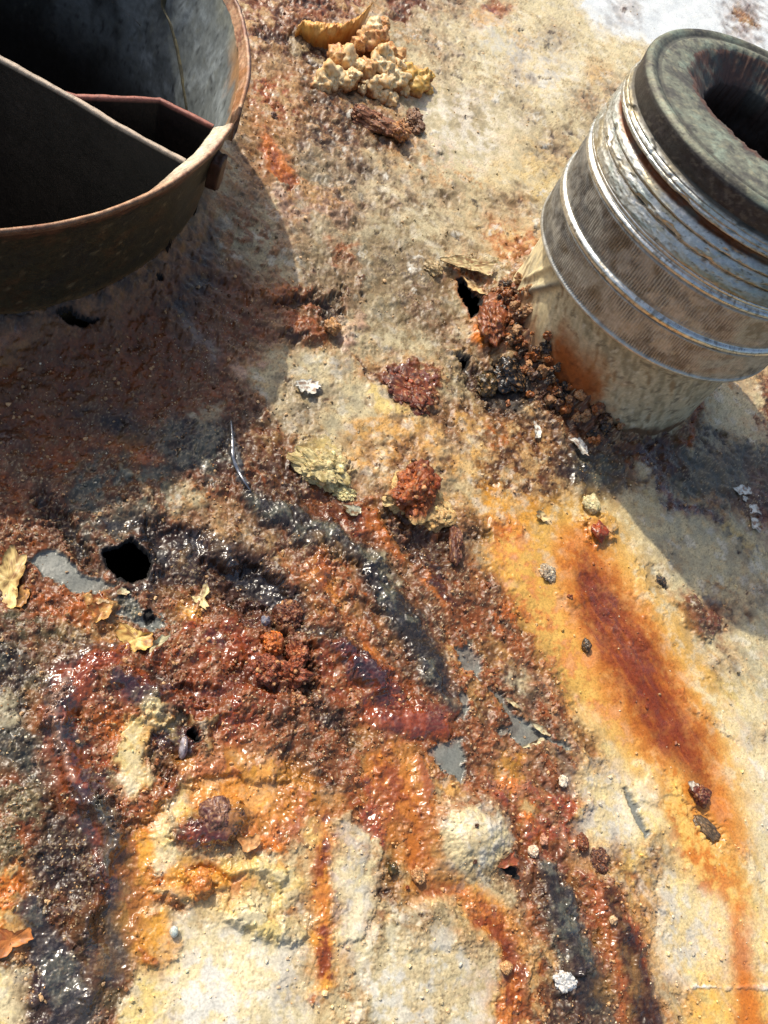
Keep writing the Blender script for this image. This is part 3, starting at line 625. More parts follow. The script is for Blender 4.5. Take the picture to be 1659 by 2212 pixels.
# round painted mound and rust valley
st('K', 'gc/pal', [(1220, 880), (1300, 780), (1440, 700), (1600, 760), (1680, 900), (1640, 1040), (1500, 1110), (1380, 1130), (1270, 1040)], soft=8, nz=.4)
st('P', None, [(1015, 1806)], w=62, soft=58, warp=.3, dz=.55)
st('K', 'tan', [(1400, 880), (1480, 960), (1400, 1040)], w=[40, 50, 30], soft=20, a=.6)
st('K', 'run/dor', [(1090, 880), (1140, 1060), (1200, 1180), (1330, 1230), (1500, 1330), (1600, 1440), (1659, 1530)], w=[50, 50, 60, 50, 54, 54, 54], soft=14, dz=-.05)
st('K', 'amb/och', [(1290, 1120), (1500, 1200), (1659, 1300), (1659, 1400), (1480, 1270), (1270, 1190)], soft=12, a=.9)
st('K', 'gc/dg', [(1000, 1320), (1160, 1290), (1380, 1340), (1520, 1440), (1600, 1560), (960, 1560), (1000, 1440)], soft=12, dz=.05)
st('N', 'gc/dg', [(30, 280), (220, 240), (400, 320), (480, 420), (490, 640), (440, 900), (-120, 900), (-80, 500)], soft=14, dz=.08)
st('N', 'wh/gc', [(-120, 560), (60, 480), (120, 600), (0, 740), (-120, 700)], soft=24, a=.7)
st('N', 'dg', [(280, 440), (360, 520)], w=50, soft=30, a=.6)
st('N', 'run/dor', [(420, 270), (520, 420), (560, 560), (540, 760), (560, 900)], w=[46, 50, 54, 60, 60], soft=14, rough=.3)
st('N', 'mar', [(540, 420), (570, 520)], w=24, soft=20, a=.8)
st('N', 'och/dor', [(200, 120), (400, 200), (640, 300), (700, 380), (600, 480), (480, 330), (300, 240)], soft=16, a=.8, nz=1)
st('N', 'pal/dg', [(260, 60), (500, 60), (600, 160), (640, 260), (520, 250), (330, 160)], soft=12, a=.8)
st('N', 'dor/tan', [(600, 480), (720, 380), (800, 560), (720, 768), (600, 900), (600, 620)], soft=12, nz=1)
st('N', 'tan', [(640, 460), (600, 560), (610, 660)], w=[10, 22, 14], soft=8, dz=.1)
st('L', 'rus/red', [(0, 420), (240, 470), (420, 640), (600, 700), (520, 830), (560, 960), (460, 1000), (200, 960), (110, 760), (0, 700)], soft=12, nz=1)
st('L', 'amb/org', [(60, 420), (180, 480), (180, 640), (60, 620)], soft=14, a=.8, nz=1)
st('L', 'och/org', [(180, 700), (270, 700), (290, 820), (200, 840)], soft=14)
st('L', 'och', [(500, 700), (580, 700), (540, 780), (480, 760)], soft=6, dz=.1)
st('L', 'mar/red', [(180, 1000), (420, 960), (560, 1100), (760, 1240), (860, 1500), (900, 1700), (600, 1700), (500, 1300), (240, 1100)], soft=16, nz=1)
st('L', 'brn/dor', [(180, 1060), (260, 1340), (340, 1508)], w=[50, 40, 30], soft=12, dz=.06)
st('L', 'chr/ggr', [(250, 1060), (380, 1050), (480, 1180), (540, 1400), (600, 1700), (400, 1700), (300, 1280)], soft=12, nz=1, dz=.12)
st('L', 'dor', [(340, 1060), (390, 1160)], w=24, soft=14, a=.8)
st('L', 'dor/brn', [(470, 1130), (560, 1330), (620, 1508)], w=[14, 30, 34], soft=10, dz=-.06)
st('L', 'dbr/chr', [(640, 1290), (740, 1280), (780, 1400), (760, 1600), (660, 1508)], soft=14, nz=1, dz=.06)
st('L', 'mar/rus', [(560, 1160), (740, 1160), (800, 1300), (640, 1260)], soft=12, nz=1, dz=.08)
st('L', 'dbr', [(600, 1010), (690, 1000), (680, 1100), (640, 1090)], soft=6, dz=-.1)
st('N', 'chr/gry', [(640, 80), (760, 60), (830, 260), (880, 420), (920, 600), (760, 560), (740, 380), (660, 200)], soft=14, a=.55, nz=1)
st('N', 'chr/fil', [(760, 380), (860, 380), (920, 590), (860, 640), (700, 620), (720, 560)], soft=12, nz=1)
st('N', 'gc', [(720, 380), (830, 430)], w=[18, 22], soft=12, a=.7)
st('N', 'mar/red', [(800, 480), (860, 540)], w=24, soft=12, a=.8)
st('N', 'dor/brn', [(840, 180), (920, 380), (960, 600)], w=[20, 36, 40], soft=12)
st('N', 'chr/dbr', [(930, 280), (1010, 300), (1060, 500), (1100, 768), (960, 620), (960, 420)], soft=14, nz=1, dz=.05)
st('N', 'mar/red', [(1040, 300), (1090, 440), (1130, 600), (1170, 780)], w=[24, 36, 30, 30], soft=12, dz=.06)
st('N', 'dbr/chr', [(720, 640), (1080, 640), (1150, 768), (1150, 900), (680, 900)], soft=14, nz=1)
st('N', 'tan/gc', [(900, 630), (980, 660), (1040, 760)], w=[10, 18, 14], soft=8, a=.8, dz=.06)
st('N', 'wh', [(720, 560), (820, 550), (830, 600), (740, 620)], soft=6, nz=.8, dz=.12)
st('N', 'och/tan', [(1060, 200), (1180, 120), (1190, 330), (1160, 500), (1200, 640), (1330, 700), (1300, 900), (1170, 900), (1130, 560)], soft=12, nz=1)
st('N', 'gc', [(1200, 640), (1240, 680)], w=24, soft=12, a=.8)
st('N', 'wh', [(1200, 240), (1200, 400), (1230, 520), (1330, 600)], w=[6, 14, 24, 16], soft=10)
st('N', 'cr/yel', [(1230, 130), (1500, 200), (1800, 200), (1800, 620), (1330, 610), (1240, 500), (1220, 300)], soft=20)
st('N', 'och', [(1390, 260), (1420, 420), (1400, 590)], w=[20, 50, 30], soft=30, a=.5)
st('N', 'yel/ruy', [(1330, 630), (1800, 620), (1800, 1200), (1330, 1200), (1270, 700)], soft=12)
st('N', 'ruo/run', [(1540, 430), (1550, 600), (1580, 780)], w=[26, 34, 50], soft=16)
st('N', 'och', [(1490, 440), (1480, 560)], w=20, soft=16, a=.6)
st('N', 'wh', [(1310, 615), (1659, 605)], w=5, soft=3, warp=.3, dz=.05)
st('N', 'olv', [(1490, 745), (1540, 745)], w=10, soft=3, warp=.3)
st('N', 'olv', [(1515, 750), (1518, 790)], w=10, soft=3, warp=.3)
# bare steel streak, with a white glint painted along it
st('D', 'met', [(1375, 1170), (1380, 1350), (1430, 1490), (1480, 1560)], w=[12, 24, 24, 8], soft=5, warp=.5, dz=.14)
st('D', 'wh', [(1380, 1280), (1385, 1380), (1420, 1470)], w=6, soft=2, warp=.2)
# small dark pits in the paint
for k in range(340):
    u, v = rng.uniform(600, 1659), rng.uniform(0, 2212)
    st('P', 'dbr', [(u, v), (u + rng.uniform(-6, 6), v + rng.uniform(-5, 5))], w=rng.uniform(1.0, 3.6), soft=1.5, warp=.4, nz=.2, a=rng.uniform(.5, 1), dz=-.02)

# blotches at the scale of a thumbnail, then fine stains and speckle
def blot(wl, seed, lo, hi, col, al, sel, edge=.12):
    wd, wv = worley(WX + .35 * wl * fbm(WX, WY, wl * 1.2, 4, seed + 300, .6) * 2, WY + .35 * wl * fbm(WX, WY, wl * 1.2, 4, seed + 310, .6) * 2, wl, seed)
    m = ((wv >= lo) & (wv < hi)) * (1 - smooth(.36 - edge, .36 + edge, wd + .35 * FB3 + .2 * FB2)) * al * (.5 if sel is not CS else .95) * sel * MOT
    q = PAL[col]; COL[:] = COL * (1 - m[..., None]) + lin(q[0]) * m[..., None]
    if sel is not CS: GRA[:] = GRA * (1 - m) + q[2] * m
    return m
RS = smooth(.3, .45, GRA); CS = 1 - RS
shade_free = np.ones_like(RS)
blot(.9, 11, 0, .4, 'pal', .55, CS); blot(.5, 12, 0, .35, 'wh', .5, CS); blot(.6, 13, .4, .6, 'tan', .4, CS); blot(.35, 14, 0, .3, 'dg', .45, CS * smooth(-.1, .25, FB1))
blot(.28, 15, .5, .7, 'och', .35, CS); blot(.22, 23, 0, .3, 'gc', .6, CS); blot(.45, 24, .6, .8, 'dg', .4, CS); blot(.13, 25, 0, .12, 'dbr', .5, CS)
B1 = blot(.55, 16, 0, .3, 'dbr', .6, RS); B2 = blot(.4, 17, 0, .3, 'dor', .5, RS); blot(.3, 18, .3, .5, 'dor', .5, RS); B3 = blot(.25, 19, 0, .25, 'fil', .6, RS); blot(.8, 20, .3, .5, 'brn', .5, RS)
blot(.16, 21, 0, .2, 'tan', .4, RS); B4 = blot(.14, 22, 0, .22, 'blk', .5, RS)
HGT += -.05 * B1 + .05 * B2 - .04 * B3 - .05 * B4
# drag marks: the paint on the right is brushed along the way the rust water ran
sx, sy = .56, -.83
al_, ac_ = WX * sx + WY * sy, -WX * sy + WY * sx
STK = fbm(al_ * .13 + 5, ac_, .26, 5, 420, .62); STW = fbm(al_ * .1, ac_, .8, 3, 430)
s_, m_, _ = mask('P', [(1180, 1250), (1330, 1180), (1900, 1700), (1900, 2500), (1230, 2500), (1180, 1900), (1120, 1600)], None, 60, 1, .3)
sm = np.zeros_like(RS); sm[s_] = m_; sm *= (1 - .6 * RS) * smooth(.15, .3, MOT)
for cc, lo_, hi_, aa, fld in (('och', .1, .4, .5, STW + .5 * STK), ('wh', .16, .45, .32, STK), ('cr', .1, .4, .5, -STW), ('ruy', .15, .45, .5, -STK), ('brn', .36, .5, .4, -STK + .2 * FB2)):
    k_ = smooth(lo_, hi_, fld) * sm * aa
    COL = COL * (1 - k_[..., None]) + lin(PAL[cc][0]) * k_[..., None]
HGT += sm * .022 * STK
# the ribs in the middle and the tarry flow at lower left are drawn out too
s_, m_, _ = mask('P', [(520, 1000), (700, 1000), (1010, 1400), (1000, 1560), (820, 1500), (560, 1180)], None, 40, 1, .3)
rm = np.zeros_like(RS); rm[s_] = m_
s_, m_, _ = mask('P', [(1120, 1850), (1240, 1850), (1420, 2300), (1150, 2300)], None, 20, 1, .3); rm[s_] = np.maximum(rm[s_], m_)
for cc, fld in (('chr', STK * 1.2), ('dor', -STK * 1.1)):
    k_ = smooth(.12, .4, fld) * rm * .6
    COL = COL * (1 - k_[..., None]) + lin(PAL[cc][0]) * k_[..., None]
HGT += rm * .10 * STK
# the clearest shapes stay clear through the blotches
for (t, col, pts, w_, a_, sf_, wp_, nz_, ro_) in list(LOG):
    k0 = col.split('/')[0] if col else ''
    if k0 in ('run', 'ruo') and t in 'IL': continue
    if k0 in ('gry', 'run', 'ruo', 'chr', 'pur', 'met', 'mar', 'ggr', 'dbr', 'blk') and t != 'C' and not (t == 'D' and k0 == 'gry'):
        st(t, col, pts, w_, a_ * (.95 if k0 == 'gry' else .6), sf_, wp_ * .8, nz_ * .6, 0.0, ro_)
st('P', 'dg/fil/-0.1', [(700, 470), (880, 500), (960, 600), (940, 720), (800, 700), (700, 640), (640, 560)], soft=46, nz=1, a=.6)
st('P', 'dg/gc', [(900, 380), (1080, 420), (1160, 520), (1040, 560), (900, 500)], soft=40, nz=1, a=.55)
st('P', 'fil/brn', [(640, 270), (760, 300), (820, 380), (760, 440), (640, 400)], soft=40, nz=1, a=.5)
st('P', 'gc/wh', [(880, 220), (1000, 180), (1140, 260), (1120, 360), (960, 350)], soft=40, nz=1, a=.6)
st('P', 'wh/cr', [(1020, 40), (1180, 90), (1260, 160), (1180, 220), (1060, 140)], soft=40, nz=1, a=.6)
st('P', 'cr/gol', [(1080, 250), (1200, 330), (1160, 420), (1060, 380)], soft=30, nz=1, a=.5)
st('P', 'dg/brn', [(620, 800), (720, 850), (700, 960), (620, 960), (560, 880)], soft=40, nz=1, a=.35)
for q_ in range(70):                            # dark chipped flecks in the crusted paint up here
    u, v = rng.uniform(700, 1330), rng.uniform(60, 640); an_ = rng.uniform(-.6, 1.2); l_ = rng.uniform(4, 15)
    st('P', 'fil' if q_ % 3 else 'dbr', [(u, v), (u + l_ * math.cos(an_), v + l_ * math.sin(an_))], w=[rng.uniform(1.5, 4), 1], soft=2, warp=.5, nz=.4, a=.8, dz=-.03)
    if q_ % 2: st('P', 'wh', [(u + 5, v - 6), (u + 5 + l_, v - 3)], w=[rng.uniform(2, 6), 2], soft=3, warp=.6, nz=.5, a=.7, dz=.03)
for q_ in ([(380, 1990), (520, 1990), (650, 2060), (640, 2230), (330, 2230)], [(830, 2040), (960, 2000), (1050, 2080), (1040, 2230), (800, 2230)], [(1430, 1880), (1560, 1900), (1660, 2040), (1660, 2100), (1440, 2100), (1410, 1980)],
           [(1560, 1520), (1680, 1620), (1680, 1900), (1600, 1800), (1570, 1650)], [(1240, 1690), (1330, 1640), (1420, 1720), (1380, 1830), (1270, 1840)], [(720, 1790), (790, 1800), (800, 2000), (730, 2060)], [(960, 1750), (1050, 1740), (1090, 1820), (1040, 1880), (960, 1860)]):
    st('P', 'wh/cr/0.1', q_, soft=34, nz=1, a=.55, rough=.36)
st('L', 'gry', [(805, 615), (870, 730), (900, 820), (950, 890)], w=[16, 24, 24, 14], soft=2, warp=.5, nz=.3)
st('L', 'dg', [(795, 610), (850, 730), (880, 820), (930, 900)], w=[3, 4, 4, 3], soft=2, warp=.5, nz=.3)
RUN = [(1255, 1195), (1290, 1290), (1350, 1400), (1420, 1530), (1490, 1640), (1545, 1740)]
st('P', 'ruy/cr/-0.2', RUN + [(1590, 1900)], w=[120, 130, 140, 130, 110, 80, 30], soft=46, warp=.5, nz=.3, a=.75, rough=.38)
st('P', 'ruy/ruo', [(1100, 1180), (1150, 1290), (1240, 1420), (1300, 1520), (1350, 1600)], w=[40, 50, 50, 34, 14], soft=34, warp=.7, nz=.4, a=.7)
st('P', 'ruo', RUN + [(1590, 1830)], w=[60, 70, 84, 84, 66, 44, 14], soft=36, warp=.5, nz=.3, a=.85, rough=.34)
st('P', 'run', RUN[:-1] + [(1520, 1700)], w=[14, 42, 56, 54, 36, 10], soft=34, warp=.6, nz=.6, a=.93, rough=.3)
st('P', 'mar', [(1270, 1250), (1320, 1340), (1370, 1420)], w=[10, 26, 10], soft=36, warp=.8, nz=.6, a=.45)
st('P', 'ruo/ruy', [(1455, 1690), (1480, 1790), (1540, 1880), (1620, 1980)], w=[18, 34, 40, 6], soft=22, warp=.6, a=.8)
st('P', 'ruo', [(1590, 1960), (1600, 2060), (1612, 2212)], w=[12, 20, 30], soft=20, warp=.5, a=.8)
kk = smooth(.02, .4, STK)
s_, m_, _ = mask('P', RUN, [50, 66, 76, 74, 56, 34], 30, .5, .3)
for cc, f_ in (('ruo', kk[s_]), ('mar', smooth(.12, .5, -STK[s_] + .3 * FB2[s_]))):
    k_ = m_ * f_ * .38; COL[s_] = COL[s_] * (1 - k_[..., None]) + lin(PAL[cc][0]) * k_[..., None]
WETM = np.zeros_like(RS)
def wet(pts, w, col, a=.85, rough=.2, soft=14, nz=.5, dz=0.0, k=1.0):
    st('P', col, pts, w, soft=soft, warp=.6, nz=nz, a=a, rough=rough, dz=dz)
    s, m, _ = mask('P', pts, w, soft, .6, nz)
    WETM[s] = np.maximum(WETM[s], m * k); SPL[s] *= 1 - .6 * m
wet([(540, 1075), (600, 1110), (690, 1150), (770, 1195), (820, 1240)], [12, 26, 30, 26, 14], 'chr/ggr/-0.2', rough=.3, dz=.06, k=.6)
wet([(790, 1230), (840, 1290), (880, 1350), (920, 1410), (950, 1470), (975, 1540)], [16, 30, 34, 32, 24, 10], 'chr/ggr/-0.3', rough=.26, dz=.06, k=.6)
wet([(320, 1140), (420, 1160), (500, 1200), (580, 1260), (640, 1310)], [20, 34, 36, 34, 16], 'blk/chr', a=.75, rough=.22, k=.4)
wet([(235, 1130), (300, 1140), (345, 1200), (330, 1270), (260, 1290)], [16, 20, 20, 16, 12], 'chr/blk', a=.8, rough=.22, k=.4)
wet([(125, 1440), (118, 1520), (140, 1640), (190, 1740), (235, 1830), (262, 1930), (262, 2020), (235, 2110)], [14, 16, 22, 36, 44, 40, 34, 24], 'chr/fil/-0.2', rough=.2, k=.7)
wet([(60, 1960), (110, 2060), (150, 2150), (150, 2212)], [24, 44, 44, 40], 'chr/ggr/-0.2', rough=.16, k=.7)
EDG = [(255, 1405), (205, 1425), (150, 1470), (126, 1540), (132, 1610), (165, 1690), (215, 1755), (238, 1830), (236, 1920)]
wet(EDG, [16, 30, 34, 26, 26, 32, 34, 26, 12], 'red/pur', a=.8, rough=.1, dz=.17, soft=30)
wet([(150, 1455), (118, 1530), (122, 1600), (150, 1680)], [6, 10, 9, 6], 'pin', a=.5, rough=.1, soft=10)  # pale line painted along the wet edge as its highlight
wet([(215, 1740), (238, 1800), (232, 1880)], [10, 22, 10], 'ggr', a=.8, rough=.1, soft=12, dz=.06)
wet([(190, 1990), (205, 2080), (185, 2170)], [14, 24, 14], 'fil', a=.6, rough=.1, dz=.2, soft=22)
wet([(260, 1480), (300, 1500), (345, 1490)], [16, 26, 16], 'pur', rough=.12, dz=.1)
wet([(420, 1770), (470, 1790), (520, 1770)], [22, 34, 24], 'mar/pur', a=.7, rough=.12, dz=.14)
wet([(730, 1400), (790, 1450), (830, 1490)], [14, 28, 20], 'pur/mar', rough=.14, dz=.12)
wet([(690, 1200), (705, 1240), (700, 1270)], [10, 16, 10], 'dor', rough=.1, dz=.1)
wet([(800, 1560), (880, 1560), (960, 1580)], [14, 24, 14], 'red/mar', a=.7, rough=.12, dz=.1)
wet([(900, 1640), (915, 1700), (925, 1760)], [8, 14, 8], 'red', rough=.12, dz=.08)
wet([(1175, 1870), (1215, 1960), (1250, 2060), (1275, 2160)], [14, 30, 34, 26], 'chr/ggr/-0.1', rough=.26, dz=.06, k=.6)
wet([(1310, 1930), (1335, 2020), (1370, 2110), (1400, 2200)], [16, 26, 30, 30], 'dbr/blk', rough=.24, dz=.05, k=.6)
wet([(1270, 1890), (1300, 2000), (1330, 2110), (1340, 2200)], [6, 9, 9, 8], 'dor', a=.8, rough=.24, k=.4)
# amber bleeding over the paint at lower left
st('P', 'amb/ruo', [(400, 1650), (500, 1620), (640, 1640), (700, 1720), (640, 1800), (520, 1790), (430, 1740)], soft=40, nz=1, a=.32)
st('P', 'ruo/amb', [(330, 1780), (300, 1880), (290, 2000), (320, 2080)], w=[14, 24, 26, 14], soft=26, nz=1, a=.4)
st('P', 'amb/ruo', [(360, 1860), (450, 1860), (540, 1900), (480, 1960), (380, 1930)], soft=24, nz=1, a=.6)
st('P', 'run/ruo', [(705, 1760), (700, 1860), (690, 1960), (705, 2060), (690, 2120)], w=[12, 18, 16, 14, 6], soft=16, warp=.6, a=.65, rough=.2)
for q_ in (([(345, 1790), (390, 1740), (400, 1700)], [20, 26, 14]), ([(560, 1880), (620, 1920), (560, 1960)], [24, 30, 20]), ([(470, 1960), (560, 1990)], [24, 26]), ([(280, 1600), (300, 1660), (270, 1700)], [22, 26, 20]), ([(320, 1520), (360, 1560)], [18, 16])):
    st('P', 'cr/yel', q_[0], q_[1], soft=22, nz=1, a=.7, dz=.03)
st('P', 'ruo/run', [(830, 1640), (880, 1760), (900, 1860)], w=[30, 40, 24], soft=30, nz=1, a=.6)
st('P', 'och/dg', [(1000, 2150), (1040, 2060), (1000, 1980), (900, 1950)], w=[10, 14, 14, 10], soft=20, a=.4)
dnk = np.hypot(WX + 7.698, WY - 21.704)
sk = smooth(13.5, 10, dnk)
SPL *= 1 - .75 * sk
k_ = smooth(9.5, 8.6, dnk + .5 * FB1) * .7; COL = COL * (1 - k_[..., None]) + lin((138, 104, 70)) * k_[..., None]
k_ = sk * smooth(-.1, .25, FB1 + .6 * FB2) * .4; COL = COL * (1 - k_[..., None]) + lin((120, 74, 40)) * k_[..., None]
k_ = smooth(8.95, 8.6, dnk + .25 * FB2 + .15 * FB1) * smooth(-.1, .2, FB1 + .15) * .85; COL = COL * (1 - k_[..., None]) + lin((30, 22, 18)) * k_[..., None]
SPK = perlin(WX / .075, WY / .075, 201) + .6 * perlin(WX / .034, WY / .034, 202)
SQ = 1 - np.abs(perlin(WX / .09 + FB3 * 1.5, WY / .09, 205)) * 9          # short pale squiggles
SPK2 = perlin(WX / .085, WY / .085, 203) + .6 * perlin(WX / .04, WY / .04, 204)
pm = np.maximum(smooth(.52, .72, SPK + FB1 * .6), .8 * smooth(.2, .8, SQ) * smooth(.15, .4, perlin(WX / .12, WY / .12, 206) + .4 * FB1)) * np.clip(SPL * 1.1, 0, 1) * (.35 + .65 * MOT)
COL = COL * (1 - pm[..., None]) + lin((206, 186, 146)) * pm[..., None]
dm = smooth(.44, .62, SPK2 + FB1 * .6) * np.clip(SPD * 1.6, 0, .85) * (.2 + .8 * MOT)
COL = COL * (1 - dm[..., None]) + lin((84, 58, 36)) * dm[..., None]
COL *= np.clip(1 + (.2 + .3 * RS) * FB2 * (.4 + .6 * MOT) + (.2 + .2 * RS) * FB3 * (.4 + .6 * MOT) + .25 * FB1, .3, 1.7)[..., None]
COL = np.clip(COL, .004, .84)
ROU = np.clip(ROU + .14 * FB2 + .1 * pm, .1, .95)

# relief: broad waves, crust, crumbs, the flared collar round the neck
FIT = (17.186, 20.378)
RZ = fbm(WX, WY, 2.6, 3, 120) * .16
WOR, WVAL = worley(WX + FB2 * .03, WY + FB3 * .03, .085, 3)
WOR2, WV2 = worley(WX, WY, .2, 5)
RDG = ridged(WX, WY, .3, 4, 140)
CR = smooth(.08, .6, GRA) * (1 - .88 * WETM)
PATCH = smooth(-.12, .25, fbm(WX, WY, 1.0, 4, 180, .6))
FLOW = fbm(WX + .4 * FB1, WY + .4 * FB1, .55, 3, 185, .5)
LUMP, LV = worley(WX + .12 * FB1 + .05 * FB2, WY + .12 * FB1 + .05 * FB3, .34, 9)
HGT += RZ + CR * (.16 * FB1 + .10 * FLOW + .05 * FB2 + (.008 + .05 * PATCH ** 2) * FB3 + PATCH ** 2 * .028 * (1 - WOR) * (WVAL - .2) + .04 * RDG * FB1)
HGT += WETM * (.028 * fbm(WX, WY, .30, 2, 480) + .012 * fbm(WX, WY, .12, 2, 490))
HGT += CR * .14 * np.maximum(0, .5 - LUMP) * (LV > .35)
HGT += CRU * .09 * np.maximum(0, .55 - WOR2) * (WV2 > .45)
HGT += pm * .018 - dm * .014
HGT += (.001 + .007 * CR * PATCH) * perlin(WX / .05, WY / .05, 160)
# flakes of paint: lifted jagged plates where paint meets rust
PLT = smooth(.02, .05, fbm(WX, WY, .55, 4, 170, .62)); HGT += PLT * .028 * np.clip(1 - np.abs(GRA - .32) * 3, 0, 1)
HGT += SKIRT
df = np.hypot(WX - FIT[0], WY - FIT[1])
HGT += (.35 * np.exp(-np.maximum(df - 4.45, 0) / .5)) * (1 + 1.2 * FB1) * smooth(8, 5, df)

ta = np.degrees(np.arctan2(WY - FIT[1], WX - FIT[0]))
tw = np.where(ta > 60, ta - 360, ta)
pile = smooth(-82, -112, tw) * smooth(-215, -175, tw)
HGT += pile * .5 * (1.0 + .5 * FLOW + .25 * FB1 + .04 * FB2) * np.exp(-np.maximum(df - 4.45, 0) / .75) * smooth(7, 5.2, df)
CRU = np.maximum(CRU, pile * smooth(6.2, 5.0, df) * .9)
# perforations
hole('G', [(600, 540), (700, 525), (790, 490), (850, 545), (905, 620), (875, 700), (785, 750), (705, 720), (635, 640)], rim='chr', rw=16)
hole('E', [(1360, 300), (1410, 310), (1500, 410), (1490, 500), (1440, 530), (1400, 450), (1360, 390)], rim='dor')
hole('E', [(1370, 770), (1440, 760), (1430, 820), (1390, 810)], rim='dbr', rw=6)
hole('D', [(330, 500), (420, 465), (470, 510), (580, 540), (500, 575), (400, 560)], rim='dbr')
hole('D', [(945, 285)], w=22, rw=5, depth=.6)
hole('J', [(1100, 260), (1150, 245), (1195, 330), (1170, 345)], rim='mar', rw=6)
hole('G', [(850, 920), (900, 900), (920, 960), (870, 990)], rim='chr', rw=8, depth=.5)
hole('N', [(510, 90), (570, 85), (585, 145), (540, 120)], rim='dor', rw=6, depth=.5)
HOLE = np.where(dn < NR_BASE - .12, 9, HOLE)
lip = smooth(.02, .9, HOLE) * (dn > NR_BASE)
HGT -= .16 * lip
edge = np.zeros((NV, NU), bool); edge[0] = edge[-1] = True; edge[:, 0] = edge[:, -1] = True
HGT = np.where(edge, -9.0, HGT)

def plate_z(x, y):
    """height of the plate near a world point"""
    c = np.array([x, y, 0.0]) - np.array([0, 0, CAMH])
    q = np.array([c[0] * E1[k] + c[1] * E2[k] + c[2] * N_[k] for k in range(3)])
    u, v = CU + FP * q[0] / q[2], CV + FP * q[1] / q[2]
    i = min(max(int(np.searchsorted(GV, v)), 2), NV - 3); j = min(max(int(np.searchsorted(GU, u)), 2), NU - 3)
    return float(np.median(HGT[i - 2:i + 3, j - 2:j + 3])), i, j

idx = np.arange(NV * NU).reshape(NV, NU)
FQ = np.stack([idx[1:, :-1], idx[1:, 1:], idx[:-1, 1:], idx[:-1, :-1]], -1).reshape(-1, 4)
cut = (HOLE > .95).ravel()
FQ = FQ[~cut[FQ].all(1)]
RUST = node_mat("rusted_paint", bump=.32, bscale=8.0, bdist=.03, mott=.32, mscale=16.0, spec=.5, rough_jit=.3, grain=True)
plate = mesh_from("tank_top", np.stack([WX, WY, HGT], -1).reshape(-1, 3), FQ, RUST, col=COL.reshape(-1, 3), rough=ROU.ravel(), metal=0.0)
wa = plate.data.attributes.new("Wet", 'FLOAT', 'POINT'); wa.data.foreach_set("value", np.clip(smooth(.36, .2, ROU) * (.35 + .9 * smooth(-.1, .2, FB1)) + .7 * WETM * smooth(.3, .14, ROU), 0, 1).astype(np.float32).ravel())
ga = plate.data.attributes.new("Grain", 'FLOAT', 'POINT'); ga.data.foreach_set("value", np.clip(CR * (.15 + .85 * PATCH ** 2) + .05, 0, 1).astype(np.float32).ravel())
plate["kind"] = "structure"; plate["label"] = "corroded steel tank top with flaking cream paint and orange rust"

# the dark inside of the tank, seen through the holes
x0, x1, y0, y1 = float(WX.min()) + .3, float(WX.max()), float(WY.min()), float(WY.max())
fl = mesh_from("tank_bottom", [(-60, -30, -8.6), (140, -30, -8.6), (140, 160, -8.6), (-60, 160, -8.6)], [(0, 1, 2, 3)], RUST, col=np.tile(lin((40, 30, 26)), (4, 1)), rough=.8, metal=0.0)
fl["kind"] = "structure"; fl["label"] = "dark floor of the tank below the holes"

# ------------------------------------------------------------------ lathe helper and picture rays
def lathe(prof, nt, fr=None, t0=0.0, t1=2 * math.pi):
    """prof (n,2) of (r, z); fr(theta, r, z) may shift the rings; returns V, F, theta, r, z"""
    closed = abs(t1 - t0 - 2 * math.pi) < 1e-6
    th = np.linspace(t0, t1, nt, endpoint=not closed)
    T, R = np.meshgrid(th, prof[:, 0]); _, Z = np.meshgrid(th, prof[:, 1])
    if fr is not None: R, Z = fr(T, R, Z)
    V = np.stack([R * np.cos(T), R * np.sin(T), Z], -1).reshape(-1, 3)
    n = len(prof); i = np.arange(n * nt).reshape(n, nt)
    j = np.roll(i, -1, 1) if closed else i[:, 1:]
    k = i if closed else i[:, :-1]
    F = np.stack([k[:-1], j[:-1], j[1:], k[1:]], -1).reshape(-1, 4)
    return V, F, T, R, Z
def resample(pts, step):
    out = [pts[0]]
    for a, b in zip(pts[:-1], pts[1:]):
        d = math.dist(a, b); n = max(1, int(math.ceil(d / step)))
        for k in range(1, n + 1): out.append([a[0] + (b[0] - a[0]) * k / n, a[1] + (b[1] - a[1]) * k / n])
    return np.array(out)
def blend(c, mask_, col, a=1.0):
    m = (np.clip(mask_, 0, 1) * a)[..., None]
    return c * (1 - m) + lin(col) * m
def wrapd(T, deg):
    return (np.degrees(T) - deg + 180) % 360 - 180
def P1(t, z):
    return tp(t, [z])[0]

STEEL = node_mat("weathered_steel", bump=.35, bscale=7.0, bdist=.02, mott=.3, mscale=5.0, rough_jit=.25)
ROUGHSTEEL = node_mat("blackened_steel", bump=.5, bscale=10.0, bdist=.03, mott=.45, mscale=6.0, rough_jit=.25)
CRUST = node_mat("crumbly_rust", bump=.6, bscale=8.0, bdist=.04, mott=.35, mscale=10.0, rough_jit=.3)
CHIP = node_mat("paint_chip", bump=.35, bscale=8.0, bdist=.02, mott=.18, mscale=6.0, rough_jit=.2)
FOAM = node_mat("hardened_foam", bump=.45, bscale=7.0, bdist=.03, mott=.14, mscale=6.0, rough_jit=.2)

